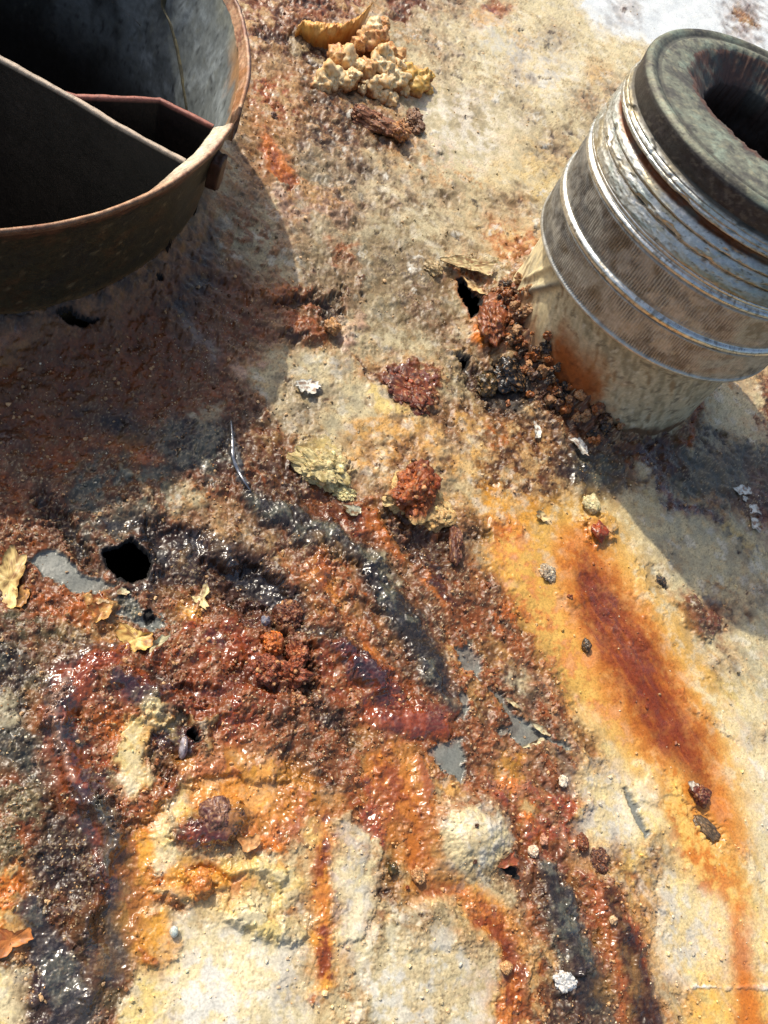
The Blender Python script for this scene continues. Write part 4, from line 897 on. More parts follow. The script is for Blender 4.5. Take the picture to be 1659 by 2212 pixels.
# ------------------------------------------------------------------ filler neck
neck = empty("filler_neck", (NECK[0], NECK[1], 0))
tag(neck, "wide open round steel neck with rusty rim and baffle plates inside", "filler neck")
NOTCH = -11.5
outer = resample([(8.46, -.6), (8.5, 1.0), (8.5, 1.35), (8.55, 1.5), (8.62, 2.0), (8.8, 3.4), (8.98, 4.6), (9.1, 4.95)], .09)
def wob(T, R, Z):
    x, y = np.cos(T) * 9, np.sin(T) * 9
    n = fbm(x + 40, y + Z * .3, 2.2, 3, 220)
    return R + .05 * n, Z
V, F, T, R, Z = lathe(outer, 700, wob)
x, y = T * 9, Z
f1, f2 = fbm(x, y * 1.4, 1.4, 5, 230, .6), fbm(x, y, .35, 4, 240, .65)
c = np.ones(T.shape + (3,), np.float32) * lin((64, 60, 42))
c = blend(c, smooth(-.1, .35, f1), (56, 54, 44)); c = blend(c, smooth(.05, .4, -f1 + f2 * .4), (82, 62, 40), .8)
c = blend(c, smooth(.25, .5, f2), (134, 122, 92), .6)
c = blend(c, smooth(4.6, 5.0, Z + .4 * f2), (112, 76, 54)); c = blend(c, smooth(1.75, 1.35, Z + .4 * f2), (120, 98, 66), .8)
mesh_from("outer_wall", V, F, ROUGHSTEEL, neck, c.reshape(-1, 3), .5, .25)
# rim: rolled lip with a break in it
rimp = resample([(9.1, 4.93), (9.14, 5.0), (9.16, 5.08), (9.14, 5.13), (9.09, 5.15), (9.04, 5.12), (9.01, 5.02), (8.9, 4.8)], .035)
def rimf(T, R, Z):
    d = wrapd(T, NOTCH)
    n = fbm(np.cos(T) * 30, np.sin(T) * 30, 1.0, 4, 250)
    n2 = fbm(np.cos(T) * 9, np.sin(T) * 9 + 30, .35, 3, 255)
    g = smooth(2.6 + n * 1.4, 1.5 + n * 1.2, np.abs(d))
    lip = smooth(-34, -15, d) * smooth(0, -2, d)            # lip flattens out and widens before the break
    far = smooth(2, 6, d) * smooth(38, 24, d)
    R = R - lip * .30 * smooth(9.12, 8.9, R) - .05 * far * smooth(9.12, 8.9, R) * (1 + n)
    Z = Z - g * np.maximum(Z - 4.42, 0) * .95 + .02 * n2 - lip * .1 * smooth(9.1, 8.9, R)
    return R + .05 * fbm(np.cos(T) * 9 + 40, np.sin(T) * 9, 2.2, 3, 220) + .02 * n2, Z
V, F, T, R, Z = lathe(rimp, 1100, rimf)
f1, f2 = fbm(T * 9, Z, .8, 4, 260, .6), fbm(T * 9, Z * 2, .2, 3, 270, .65)
c = np.ones(T.shape + (3,), np.float32) * lin((176, 134, 102))
c = blend(c, smooth(0, .35, f1), (140, 92, 68)); c = blend(c, smooth(.05, .4, f2), (206, 176, 140), .7); c = blend(c, smooth(9.08, 9.15, R), (92, 66, 48), .7)
d = wrapd(T, NOTCH)
c = blend(c, smooth(-30, -14, d) * smooth(2, -2, d) * smooth(9.1, 8.98, R + .1 * f2), (206, 200, 176), .9)  # inner bevel before the break painted pale, as lit by the sun
c = blend(c, smooth(2, 5, d) * smooth(24, 18, d) * smooth(-.1, .2, f1), (158, 108, 64), .9)
c = blend(c, smooth(3, 8, d) * smooth(9.0, 9.15, R), (84, 56, 50), .9)
c = blend(c, smooth(34, 46, d + 12 * f1), (96, 100, 92), .85)
mesh_from("rim", V, F, ROUGHSTEEL, neck, c.reshape(-1, 3), .48, .1)
inner = resample([(8.9, 4.82), (8.78, 4.2), (8.55, 3.0), (8.32, 1.3), (8.26, -.5), (8.24, -7.5)], .16)
def innf(T, R, Z):
    d = wrapd(T, NOTCH)
    g = smooth(2.4, 1.4, np.abs(d))
    R, Z = wob(T, R, Z)
    return R - .02 * fbm(T * 9, Z, .5, 3, 275), Z - g * np.maximum(Z - 4.40, 0)
V, F, T, R, Z = lathe(inner, 700, innf)
f1, f2, f3 = fbm(T * 9, Z * .7, 2.4, 5, 280, .55), fbm(T * 9, Z * .8, .3, 4, 290, .65), fbm(T * 9, Z, .9, 4, 295, .6)
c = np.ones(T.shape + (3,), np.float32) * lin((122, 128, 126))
c = blend(c, smooth(-.2, .25, f1 + (wrapd(T, 62) / 60)), (58, 60, 56), .9)  # unlit left part of the wall painted darker
c = blend(c, smooth(-.05, .3, f3 - f1 * .4) * smooth(60, 40, np.degrees(T) % 360), (156, 164, 164), .8)  # sunlit right part painted lighter, light put into the colour
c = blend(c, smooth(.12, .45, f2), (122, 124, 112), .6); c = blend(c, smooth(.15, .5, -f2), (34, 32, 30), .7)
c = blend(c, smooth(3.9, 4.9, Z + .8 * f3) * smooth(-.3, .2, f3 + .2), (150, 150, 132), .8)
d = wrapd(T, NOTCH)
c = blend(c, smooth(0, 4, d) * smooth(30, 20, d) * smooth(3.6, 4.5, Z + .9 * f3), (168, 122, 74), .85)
c = blend(c, smooth(.5, -2.5, Z + f1), (38, 34, 30), .9)  # wall darkened down the neck, shade put into the colour
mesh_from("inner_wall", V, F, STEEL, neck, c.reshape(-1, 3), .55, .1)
# weld seam running down the inner wall
sv, sf, sc_ = [], [], []
ns = 120
for i in range(ns + 1):
    q = i / ns; z = 4.6 - 6.6 * q
    a = math.radians(np.interp(z, [.3, .8, 1.4, 1.65, 2.42, 2.58, 5], [22, 25, 30, 32.2, 39.7, 43.2, 46]))
    wd = .20 + .07 * mn.noise((z * 1.1, 3, 0)); 
    for k in range(7):
        s = (k - 3) / 3
        rr = (8.34 if z < 1.3 else 8.34 + (z - 1.3) * .145) - .10 * max(0, 1 - s * s) - .02 * mn.noise((z * 5, s * 2, 1)) * (abs(s) < 1) + (.05 if abs(s) == 1 else 0)
        aa = a + (s * wd + .05 * mn.noise((z * 4, s, 7))) / 8.7
        sv.append((rr * math.cos(aa), rr * math.sin(aa), z))
        t = mn.noise((z * 4, s * 2, 5))
        sc_.append(lin((112, 104, 72) if abs(s) > .5 and t > 0 else (78, 74, 54)))
for i in range(ns):
    for k in range(6): sf.append((i * 7 + k, i * 7 + k + 1, i * 7 + 8 + k, i * 7 + 7 + k))
mesh_from("weld_seam", sv, sf, ROUGHSTEEL, neck, np.array(sc_), .6, 0)
# baffle plates
def slab(name, path, zt, zb, th, col, edge, parent):
    """upright plate along a path (neck coordinates), with a thin bright top edge"""
    p = resample([list(a) for a in path], .12); n = len(p)
    tang = np.gradient(p, axis=0); tang /= np.linalg.norm(tang, axis=1)[:, None]
    nor = np.stack([-tang[:, 1], tang[:, 0]], 1)
    zs = np.concatenate([[zt], zt - .03 - (zt - .03 - zb) * np.linspace(0, 1, 40) ** 1.3])
    V, C = [], []
    rows = [(+1, z) for z in zs[::-1]] + [(-1, z) for z in zs]
    for s, z in rows:
        for i in range(n):
            q = p[i] + nor[i] * (s * th / 2 * (1 if z < zt else .7))
            nz = mn.fractal((q[0] * 1.6, z * 1.6, s * 3.0), .8, 2.2, 4)
            V.append((q[0] + nor[i][0] * nz * .012, q[1] + nor[i][1] * nz * .012, z + (.02 * nz if z >= zt - .04 else 0)))
            cc = np.array(lin(edge if z >= zt - .035 else col)) * (1 + .35 * nz)
            C.append(np.clip(cc, .003, .8))
    m = len(rows); idx = np.arange(m * n).reshape(m, n)
    F = np.stack([idx[:-1, :-1], idx[:-1, 1:], idx[1:, 1:], idx[1:, :-1]], -1).reshape(-1, 4)
    return mesh_from(name, V, F, ROUGHSTEEL, parent, np.array(C), .5, 0)
slab("baffle_plate", [(-7.9, 2.75), (2.78, -1.98), (4.72, -2.62), (5.91, -3.12), (7.75, -3.72)], 4.72, -6.5, .15, (34, 28, 25), (176, 158, 138), neck)
slab("baffle_plate", [(4.3, -2.5), (4.75, -2.5), (6.17, -1.87), (6.81, -1.58), (8.34, -1.98)], 4.7, -6.5, .13, (34, 24, 20), (150, 92, 76), neck)
# torn tab under the break
def box_blob(name, cen, size, rot, col, mat, parent, seed, rough=.5):
    bm = bmesh.new(); bmesh.ops.create_cube(bm, size=1.0)
    bmesh.ops.subdivide_edges(bm, edges=bm.edges[:], cuts=5, use_grid_fill=True)
    C = []
    for v in bm.verts:
        p = v.co * 2; q = max(abs(p.x), abs(p.y), abs(p.z)); 
        v.co = v.co * (1 - .12 * (p.length - 1))
        v.co += Vector([mn.noise((v.co.x * 3 + seed, v.co.y * 3, v.co.z * 3 + k * 7)) * .07 for k in range(3)])
        v.co = Vector((v.co.x * size[0], v.co.y * size[1], v.co.z * size[2]))
    bm.verts.ensure_lookup_table(); bm.faces.ensure_lookup_table()
    M = Matrix.Translation(cen) @ Matrix.Rotation(rot, 4, 'Z')
    V = [M @ v.co for v in bm.verts]; F = [[v.index for v in f.verts] for f in bm.faces]
    for v in V: C.append(np.clip(np.array(lin(col)) * (1 + .5 * mn.fractal(v * 3, .8, 2.1, 4)), .004, .8))
    bm.free()
    return mesh_from(name, V, F, mat, parent, np.array(C), rough, 0)
box_blob("tab", Vector((9.05 * math.cos(math.radians(-17)), 9.05 * math.sin(math.radians(-17)), 3.75)), (.35, .55, 1.05), math.radians(-17), (74, 46, 30), CRUST, neck, 3)

# ------------------------------------------------------------------ threaded hose fitting
fax = Vector((-.032, .0546, 1)).normalized()
fitting = empty("hose_fitting", (FIT[0], FIT[1], 0))
fx = (Vector((1, 0, 0)) - fax * fax.x).normalized(); fy = fax.cross(fx)
fitting.matrix_world = Matrix(((fx.x, fy.x, fax.x, FIT[0]), (fx.y, fy.y, fax.y, FIT[1]), (fx.z, fy.z, fax.z, 0), (0, 0, 0, 1)))
tag(fitting, "upright metal hose fitting with knurled collar and ringed top", "fitting")
NT = 1290
# painted pipe stub, wrinkled and rust-stained
pp = resample([(4.56, -.5), (4.52, .3), (4.44, 1.2), (4.44, 3.2), (4.5, 4.0)], .07)
def pipef(T, R, Z):
    a = T * 4.55
    w1 = fbm(a * 1.0 + Z * .5, Z * .35 + a * .12, .7, 4, 300, .6)
    w2 = ridged(a * .8 + Z * .9, Z * .3 - a * .1, 1.0, 3, 310)
    d = wrapd(T, -172 + 0) 
    bead = np.exp(-((d - (Z - 2.2) * 9) / 2.2) ** 2) * smooth(.8, 1.6, Z) * smooth(3.9, 3.2, Z) + .7 * np.exp(-((d + 9 - (Z - 2.2) * 8) / 1.8) ** 2) * smooth(1.2, 2, Z)
    return R + .05 * w1 + .05 * (w2 - .4) * smooth(-.2, .3, w1) + .16 * bead, Z + 0 * Z
V, F, T, R, Z = lathe(pp, 760, pipef)
a = T * 4.55
f1, f2, f3 = fbm(a, Z, 1.2, 5, 320, .6), fbm(a + Z * .3, Z, .3, 4, 330, .65), fbm(a + Z * .4, Z * .35, .45, 4, 335, .6)
c = np.ones(T.shape + (3,), np.float32) * lin((196, 186, 154))
c = blend(c, smooth(-.05, .3, f3), (156, 148, 120)); c = blend(c, smooth(.1, .45, f2), (218, 212, 188), .6)
c = blend(c, smooth(.15, .4, -f3), (124, 98, 62), .7); c = blend(c, smooth(.22, .34, fbm(a * 1.3, Z * 2.2, .7, 4, 345, .6)), (120, 112, 92), .8)
c = blend(c, np.clip(smooth(-140, -165, wrapd(T, 0) + 12 * f1) + smooth(120, 150, wrapd(T, 0)), 0, 1) * smooth(-.3, .1, f3), (224, 208, 164), .8)  # left side painted brighter, sunlight put into the colour
sd = wrapd(T, -128)
st1 = smooth(18, 8, np.abs(sd - 6 * (1.4 - Z)) + 16 * f1) * smooth(2.5, 1.4, Z + .5 * f1 + .02 * sd)
c = blend(c, smooth(26, 10, np.abs(sd - 4 * (1.4 - Z)) + 18 * f1) * smooth(3.2, 1.6, Z + .7 * f1), (176, 112, 52), .7); c = blend(c, st1, (150, 78, 26), .95); c = blend(c, st1 * smooth(0, .3, f2), (110, 56, 22), .8)
c = blend(c, smooth(.55, .2, Z + .5 * f1), (92, 62, 38), .9)
gl = smooth(-142, -156, np.degrees(T) - 360 * (np.degrees(T) > 180) + 10 * f1) * smooth(2.3, 1.2, Z + f1)
c = blend(c, gl, (140, 84, 44), .7)
d = wrapd(T, -172); bead = np.exp(-((d - (Z - 2.2) * 9) / 2.0) ** 2) * smooth(.8, 1.6, Z) * smooth(3.9, 3.2, Z)
c = blend(c, bead, (104, 104, 98), .9)
mesh_from("pipe_stub", V, F, STEEL, fitting, c.reshape(-1, 3), (.5 - .2 * bead).ravel(), 0)
# knurled collar
kp = resample([(4.5, 3.86), (4.98, 3.9), (5.03, 3.95), (5.03, 4.02), (5.0, 4.05), (5.0, 5.28), (4.95, 5.31), (4.95, 5.35), (5.08, 5.39), (5.09, 5.5), (5.05, 5.58), (4.96, 5.62), (4.98, 5.66),
               (4.98, 6.86), (4.93, 6.9), (4.93, 6.93), (5.05, 6.97), (5.07, 7.06), (5.03, 7.12), (4.94, 7.16), (4.94, 7.2), (5.01, 7.24), (5.01, 7.31), (4.88, 7.36), (4.8, 7.38)], .055)
def knf(T, R, Z):
    a = T * 5
    band = smooth(4.04, 4.1, Z) * smooth(5.28, 5.2, Z) + smooth(5.66, 5.72, Z) * smooth(6.86, 6.78, Z)
    wear = smooth(-.25, .15, fbm(a, Z * 1.5, 1.3, 4, 340, .55))
    ph = a * 330 / (2 * math.pi * 5) * 2 * math.pi + .9 * fbm(a, Z * 2, .5, 2, 350) * 3 + Z * 3.0
    k = np.cos(ph)
    return R + band * (.25 + .75 * wear) * .035 * k - band * .02 + .006 * fbm(a, Z, .3, 3, 355), Z
V, F, T, R, Z = lathe(kp, NT, knf)
a = T * 5
f1, f2 = fbm(a, Z * 1.3, 1.3, 5, 360, .6), fbm(a, Z, .25, 4, 370, .65)
c = np.ones(T.shape + (3,), np.float32) * lin((186, 187, 182))
c = blend(c, smooth(.05, .35, f1), (152, 147, 134)); c = blend(c, smooth(.1, .4, f2), (204, 202, 190), .6)
c = blend(c, smooth(.1, .4, -f1 + .5 * f2), (138, 136, 130), .8)
kb = smooth(4.04, 4.1, Z) * smooth(5.28, 5.2, Z) + smooth(5.66, 5.72, Z) * smooth(6.86, 6.78, Z)
gv_ = smooth(0.0, -.9, np.cos(a * 330 / 5 + .9 * fbm(a, Z * 2, .5, 2, 350) * 3 + Z * 3.0)) * kb
c = blend(c, gv_ * (.25 + .75 * smooth(-.15, .2, fbm(a, Z * 1.5, 1.3, 4, 340, .55))), (92, 86, 74), .6)
rg = np.clip(smooth(5.33, 5.4, Z) * smooth(5.66, 5.6, Z) + smooth(6.92, 6.98, Z) + smooth(4.06, 4.0, Z) * .6, 0, 1)
c = blend(c, rg, (222, 222, 214)); c = blend(c, rg * smooth(.15, .4, f2 + f1 * .5), (122, 112, 92), .7)
mesh_from("knurled_collar", V, F, STEEL, fitting, c.reshape(-1, 3), (.46 - .14 * rg + .1 * f2).ravel(), (.7 + .28 * rg).ravel())
# turned rings above it
rp = resample([(4.7, 7.3), (4.86, 7.31), (5.0, 7.33), (5.03, 7.37), (5.01, 7.45), (4.96, 7.6), (4.89, 7.74), (4.84, 7.78), (4.84, 7.82), (4.97, 7.84), (5.0, 7.88), (4.97, 7.98), (4.92, 8.06), (4.87, 8.16), (4.83, 8.18), (4.83, 8.21), (4.93, 8.23), (4.95, 8.27), (4.9, 8.36), (4.82, 8.46),
               (4.74, 8.52), (4.72, 8.6), (4.74, 8.68), (4.9, 8.7), (4.94, 8.74), (4.92, 8.82), (4.89, 8.84), (4.91, 8.88), (4.87, 8.96), (4.84, 8.98), (4.85, 9.01), (4.8, 9.08), (4.74, 9.12), (4.7, 9.22)], .03)
def rgf(T, R, Z):
    a = T * 5
    n = fbm(a, Z * 3, .3, 4, 380, .6)
    n3 = fbm(a, Z * 5, .09, 2, 388)
    return R + .02 * n + .008 * n3 - .07 * smooth(.2, .5, fbm(a, Z * 2, .9, 3, 385)) * smooth(7.5, 7.7, Z), Z
V, F, T, R, Z = lathe(rp, 900, rgf)
a = T * 5
f1, f2 = fbm(a, Z * 4, 1.6, 5, 390, .6), fbm(a, Z * 2, .22, 4, 400, .65)
c = np.ones(T.shape + (3,), np.float32) * lin((206, 206, 198))
c = blend(c, smooth(0, .35, f1), (196, 182, 146), .8); c = blend(c, smooth(.05, .4, -f1), (158, 172, 164), .7)
low = smooth(4.86, 4.78, R + .04 * f2)
c = blend(c, low, (58, 52, 42), .9); c = blend(c, smooth(8.4, 8.5, Z) * smooth(8.74, 8.69, Z) * smooth(-.2, .1, f1), (112, 62, 28), .95)
c = blend(c, smooth(.2, .45, f2), (84, 80, 68), .7)
c = blend(c, smooth(-120, -90, wrapd(T, 0) + 20 * f1) * smooth(0, -60, wrapd(T, 0)), (116, 106, 74), .6)
mesh_from("turned_rings", V, F, STEEL, fitting, c.reshape(-1, 3), (.42 + .2 * low + .25 * f2).ravel(), (.9 - .6 * low).ravel())
# top ring with the corroded bore
HT = np.array([-180, -150, -127, -90, -45, 0, 45, 80, 100, 120, 145, 165, 180.0]); HR = np.array([2.75, 2.3, 2.15, 2.0, 2.3, 3.0, 3.7, 4.1, 3.95, 3.75, 3.4, 3.0, 2.75])
HI = np.array([2.15, 2.2, 2.1, 1.95, 2.2, 2.8, 3.3, 3.6, 3.4, 2.9, 2.3, 2.1, 2.15])
tpf = resample([(0, 9.18), (0.02, 9.3), (0.03, 9.5), (0.05, 9.68), (.04, 9.76), (-.02, 9.84), (-.10, 9.89), (-.2, 9.88), (-.3, 9.83), (-.36, 9.8), (-.46, 9.82)], .035)
n0 = len(tpf)
rows = [(4.76 + p[0], p[1], 0.0) for p in tpf]
for q in np.linspace(.03, 1, 26): rows.append((4.3, 9.83 + .05 * math.sin(q * 3.14) - .10 * q, q))
for q in np.linspace(1.08, 2, 14): rows.append((4.3, 9.73 - .75 * (q - 1), q))
for q in np.linspace(2.1, 3, 26): rows.append((4.3, 8.98 - 6.5 * (q - 2), q))
nt2 = 900
th = np.linspace(0, 2 * math.pi, nt2, endpoint=False); dg = np.degrees(th); dg = np.where(dg > 180, dg - 360, dg)
ho = np.interp(dg, HT, HR); hi = np.interp(dg, HT, HI)
jag = fbm(np.cos(th) * 3, np.sin(th) * 3, .8, 5, 410, .65)
ho = ho + .30 * jag; hi = hi + .16 * fbm(np.cos(th) * 3 + 9, np.sin(th) * 3, .5, 4, 420, .65)
V, Zs, Rs, Q = [], [], [], []
for (r0, z, q) in rows:
    if q == 0: r = np.full(nt2, r0)
    elif q <= 1: r = 4.3 + (ho - 4.3) * q
    elif q <= 2: r = ho + (hi - ho) * (q - 1)
    else: r = hi + .25 * (q - 2) + .16 * fbm(th * 3.2, np.full(nt2, q * 6.0), .5, 4, 425, .6)
    n = fbm(r * np.cos(th), r * np.sin(th), .5, 4, 430, .6)
    rough_ = .02 + (.09 if 1 < q <= 2.1 else .03 * (q > .3))
    zz = z + rough_ * n * (q > 0) - .03 * smooth(.2, .5, n) * (0 < q <= 1)
    rr = r + .012 * n * (q == 0)
    V.append(np.stack([rr * np.cos(th), rr * np.sin(th), zz], -1)); Zs.append(zz); Rs.append(rr); Q.append(np.full(nt2, q))
V = np.array(V); Zs = np.array(Zs); Rs = np.array(Rs); Q = np.array(Q); TT = np.tile(th, (len(rows), 1))
idx = np.arange(len(rows) * nt2).reshape(len(rows), nt2); jx = np.roll(idx, -1, 1)
F = np.stack([idx[:-1], jx[:-1], jx[1:], idx[1:]], -1).reshape(-1, 4)
X, Y = V[..., 0], V[..., 1]
f1, f2 = fbm(X + Zs * .7, Y + Zs * 1.3, 1.1, 5, 440, .6), fbm(X + Zs * .9, Y + Zs * 1.1, .22, 4, 450, .65)
c = np.ones(X.shape + (3,), np.float32) * lin((112, 114, 98))
c = blend(c, smooth(-.05, .3, f1), (80, 78, 70)); c = blend(c, smooth(.05, .35, -f1), (128, 140, 124), .8)
c = blend(c, smooth(.1, .4, f2), (146, 140, 112), .5); c = blend(c, smooth(.15, .45, -f2), (50, 46, 42), .7)
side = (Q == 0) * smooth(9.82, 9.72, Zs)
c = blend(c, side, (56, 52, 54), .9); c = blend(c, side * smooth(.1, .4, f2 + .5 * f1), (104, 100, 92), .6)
gr = (Q == 0) * smooth(4.52, 4.44, Rs)
c = blend(c, gr, (60, 58, 52), .6)
c = blend(c, smooth(.7, 1.0, Q + .3 * f1), (70, 62, 56), .6)
c = blend(c, (Q > .85) * smooth(-.3, .1, f1 + .5 * f2), (92, 60, 44), .8); c = blend(c, smooth(1.7, 2.2, Q), (26, 20, 17), .95)  # rust on the ledge; bore blackened with depth, shade put into the colour
mesh_from("top_ring", V.reshape(-1, 3), F, ROUGHSTEEL, fitting, c.reshape(-1, 3), .55, (.25 * (Q == 0)).ravel())

# ------------------------------------------------------------------ lumps, nodules and flakes lying on the plate
def spot(t, z):
    u, v = P1(t, z); x, y = bp(u, v); pz, i, j = plate_z(float(x), float(y))
    x, y = bp(u, v, pz)
    d = np.array([x, y, pz - CAMH]); depth = d[0] * E1[2] + d[1] * E2[2] + d[2] * N_[2]
    return float(x), float(y), pz, depth / FP * (1100 / 1659 * KS if t not in 'MN' else .5)     # last: world length of one tile pixel across the view
def ico(sub):
    bm = bmesh.new(); bmesh.ops.create_icosphere(bm, subdivisions=sub, radius=1.0)
    V = [v.co.copy() for v in bm.verts]; F = [[v.index for v in f.verts] for f in bm.faces]; bm.free()
    return V, F
ICO = {k: ico(k) for k in (1, 2, 3, 4, 5)}
def lump_geo(cen, rad, cols, seed, amp=.35, crumb=.12, grains=0, sub=5, rot=0.0, wl=1.0, under=None, flat=1.0, speck=.55):
    """noise-shaped rock: cols = (low, high) sRGB mixed by noise; under = colour of the skirt"""
    V0, F = ICO[sub]; V, C = [], []
    crumb = crumb * .5
    s = Vector((seed * 3.7, seed * 1.3, seed * 2.1)); cr, sr = math.cos(rot), math.sin(rot)
    ca, cb = np.array(lin(cols[0])), np.array(lin(cols[1]))
    for p in V0:
        a = mn.fractal(p * 1.1 * wl + s, .9, 2.1, 3)
        a2 = mn.fractal(p * 2.6 * wl - s, .8, 2.1, 4)
        p2 = p + Vector((mn.noise(p * 3 + s), mn.noise(p * 3 - s), mn.noise(p * 3 + s * 2))) * .12
        dist = mn.voronoi(p2 * 2.6 * wl + s)[0]
        d2 = mn.voronoi(p2 * 6.5 * wl - s)[0]
        b = dist[1] - dist[0]
        n2 = mn.fractal(p * 6 * wl - s, .8, 2.1, 4)
        k = 1 + amp * 1.3 * a + .45 * crumb * a2 + crumb * .8 * (.45 - min(dist[0], .8)) + crumb * .35 * (.4 - min(d2[0], .7)) + crumb * .3 * n2
        q = p * max(k, .3)
        x, y, z = q.x * rad[0], q.y * rad[1], q.z * rad[2] * (flat if q.z < 0 else 1)
        V.append((cen[0] + x * cr - y * sr, cen[1] + x * sr + y * cr, cen[2] + z))
        m = min(1, max(0, .5 + 1.1 * n2 + .5 * a))
        c = ca * (1 - m) + cb * m
        if under is not None:
            u = min(1, max(0, (.25 - q.z + .5 * a) * 2.4)); c = c * (1 - u) + np.array(lin(under)) * u
        sp = mn.noise(p * 9 * wl + s)
        if sp > .25: c = c * (1 - min(1, (sp - .25) * 5) * speck) + np.array(lin((196, 150, 100))) * min(1, (sp - .25) * 5) * speck
        if sp < -.3: c = c * .6
        if b < .03: c = c * .8
        C.append(np.clip(c, .004, .85))
    if grains:                                  # grit fused onto the surface
        rg_ = np.random.default_rng(seed + 900); F = list(F); n0_ = len(V0); gr = (rad[0] * rad[1] * rad[2]) ** (1 / 3)
        b0, bf0 = ICO[2]
        for k in range(grains):
            i = int(rg_.integers(0, n0_))
            if V[i][2] - cen[2] < -.3 * rad[2]: continue
            r_ = gr * (.05 + .15 * rg_.random() ** 2.5); o0 = len(V); tn = rg_.uniform(.55, 1.5)
            base = np.array(C[i]) * tn
            if rg_.random() < .09: base = base * .4 + np.array(lin((206, 160, 110))) * .6
            for q in b0:
                d = 1 + .35 * mn.noise(q * 1.7 + s * (k + 1))
                V.append((V[i][0] + q.x * r_ * d, V[i][1] + q.y * r_ * d, V[i][2] + q.z * r_ * d * .9))
                C.append(np.clip(base * (1 + .25 * q.z), .004, .85))
            F += [[o0 + a for a in q] for q in bf0]
    return V, F, C
def lump(name, label, cat, t, z, r, hgt, cols, seed, group=None, sink=.25, rough=.5, mat=None, rot=0.0, yscale=1.45, **kw):
    x, y, pz, sc = spot(t, z)
    rx, ry = (r if isinstance(r, tuple) else (r, r))
    if cat in ('crumb', 'pebble', 'stone chip', 'chip'): rx, ry, hgt = rx * .8, ry * .8, hgt * .75
    rad = (rx * sc, ry * sc * yscale, hgt)
    kw.setdefault('grains', 110 if (rough >= .3 and kw.get('sub', 5) == 5) else (24 if rough >= .3 and kw.get('sub', 5) == 4 else 0))
    V, F, C = lump_geo((0, 0, 0), rad, cols, seed, rot=rot, **kw)
    o = mesh_from(name, V, F, mat or CRUST, None, np.array(C), rough, 0.0, smooth_faces=rough < .3)
    o.location = (x, y, pz + hgt * (1 - 2 * sink))
    tag(o, label, cat, group); return o
def flake(name, label, cat, t, pts, col, seed, lift=.05, curl=.12, tilt=(0, 0), th=.035, group=None, rough=.45, col2=None, jag=.06, metal=0.0):
    """thin paint chip from its outline, curled up at the edges"""
    P = tp(t, pts); cu, cv = P.mean(0); x0, y0 = bp(cu, cv); pz, _, _ = plate_z(float(x0), float(y0))
    pz += 0.02
    X, Y = bp(P[:, 0], P[:, 1], pz + lift); W = np.stack([X, Y], 1)
    c0 = W.mean(0); W = W - c0
    size = np.abs(W).max()
    ring = []
    n = len(W)
    for i in range(n):
        a, b = W[i], W[(i + 1) % n]; L_ = np.linalg.norm(b - a); m = max(3, int(L_ / .05))
        for k in range(m):
            q = a + (b - a) * k / m
            nn = mn.fractal((q[0] * 6 + seed * 5, q[1] * 6, seed), .9, 2.1, 3)
            n5 = mn.noise((q[0] * 16 + seed, q[1] * 16, 9.0))
            ring.append(q * (1 + jag * 2.4 * nn * (.4 / max(size, .3)) * 2) + np.array([n5, mn.noise((q[1] * 16, q[0] * 16, seed))]) * .035)
    ring = np.array(ring); nr = len(ring); rows = 8
    V, C = [], []
    ca = np.array(lin(col)); cb = np.array(lin(col2 or tuple(int(k * .72) for k in col)))
    for s in (1, 0):
        for k in range(rows + 1):
            f = k / rows
            for i in range(nr):
                q = ring[i] * max(f, .001)
                nz = mn.fractal((q[0] * 2.2 + seed, q[1] * 2.2, seed * 2.0), .8, 2.1, 4)
                z = lift * .7 + .6 * curl * (f ** 2.2) * (.6 + 1.2 * mn.noise((ring[i][0] / size * 1.3 + seed, ring[i][1] / size * 1.3, 4.0))) + tilt[0] * q[0] + tilt[1] * q[1] + .06 * nz * size ** .5 + .02 * mn.noise((q[0] * 9, q[1] * 9, seed))
                V.append((q[0], q[1], z - (0 if s else th * (1 - .3 * f))))
                m = min(1, max(0, .45 + 1.3 * nz + .35 * (f - .6)))
                cc = ca * (1 - m) + cb * m
                sp = mn.fractal((q[0] * 7, q[1] * 7, seed + 3.0), .8, 2.1, 3)
                if sp > .12: cc = cc * (1 - min(.8, (sp - .12) * 5)) + np.array(lin((128, 82, 44))) * min(.8, (sp - .12) * 5)
                if sp < -.25: cc = cc * .3 + ca * .75
                C.append(np.clip(cc * (1 if s else .6), .004, .85))
    F = []
    for s in range(2):
        o_ = s * (rows + 1) * nr
        for k in range(rows):
            for i in range(nr):
                a, b = o_ + k * nr + i, o_ + k * nr + (i + 1) % nr
                q = (a, b, b + nr, a + nr)
                F.append(q[::-1] if s == 0 else q)
    for i in range(nr):
        a, b = rows * nr + i, rows * nr + (i + 1) % nr; o_ = (rows + 1) * nr
        F.append((a, b, b + o_, a + o_))
    ob = mesh_from(name, V, F, CHIP, None, np.array(C), rough, metal)
    ob.location = (float(c0[0]), float(c0[1]), pz)
    tag(ob, label, cat, group); return ob

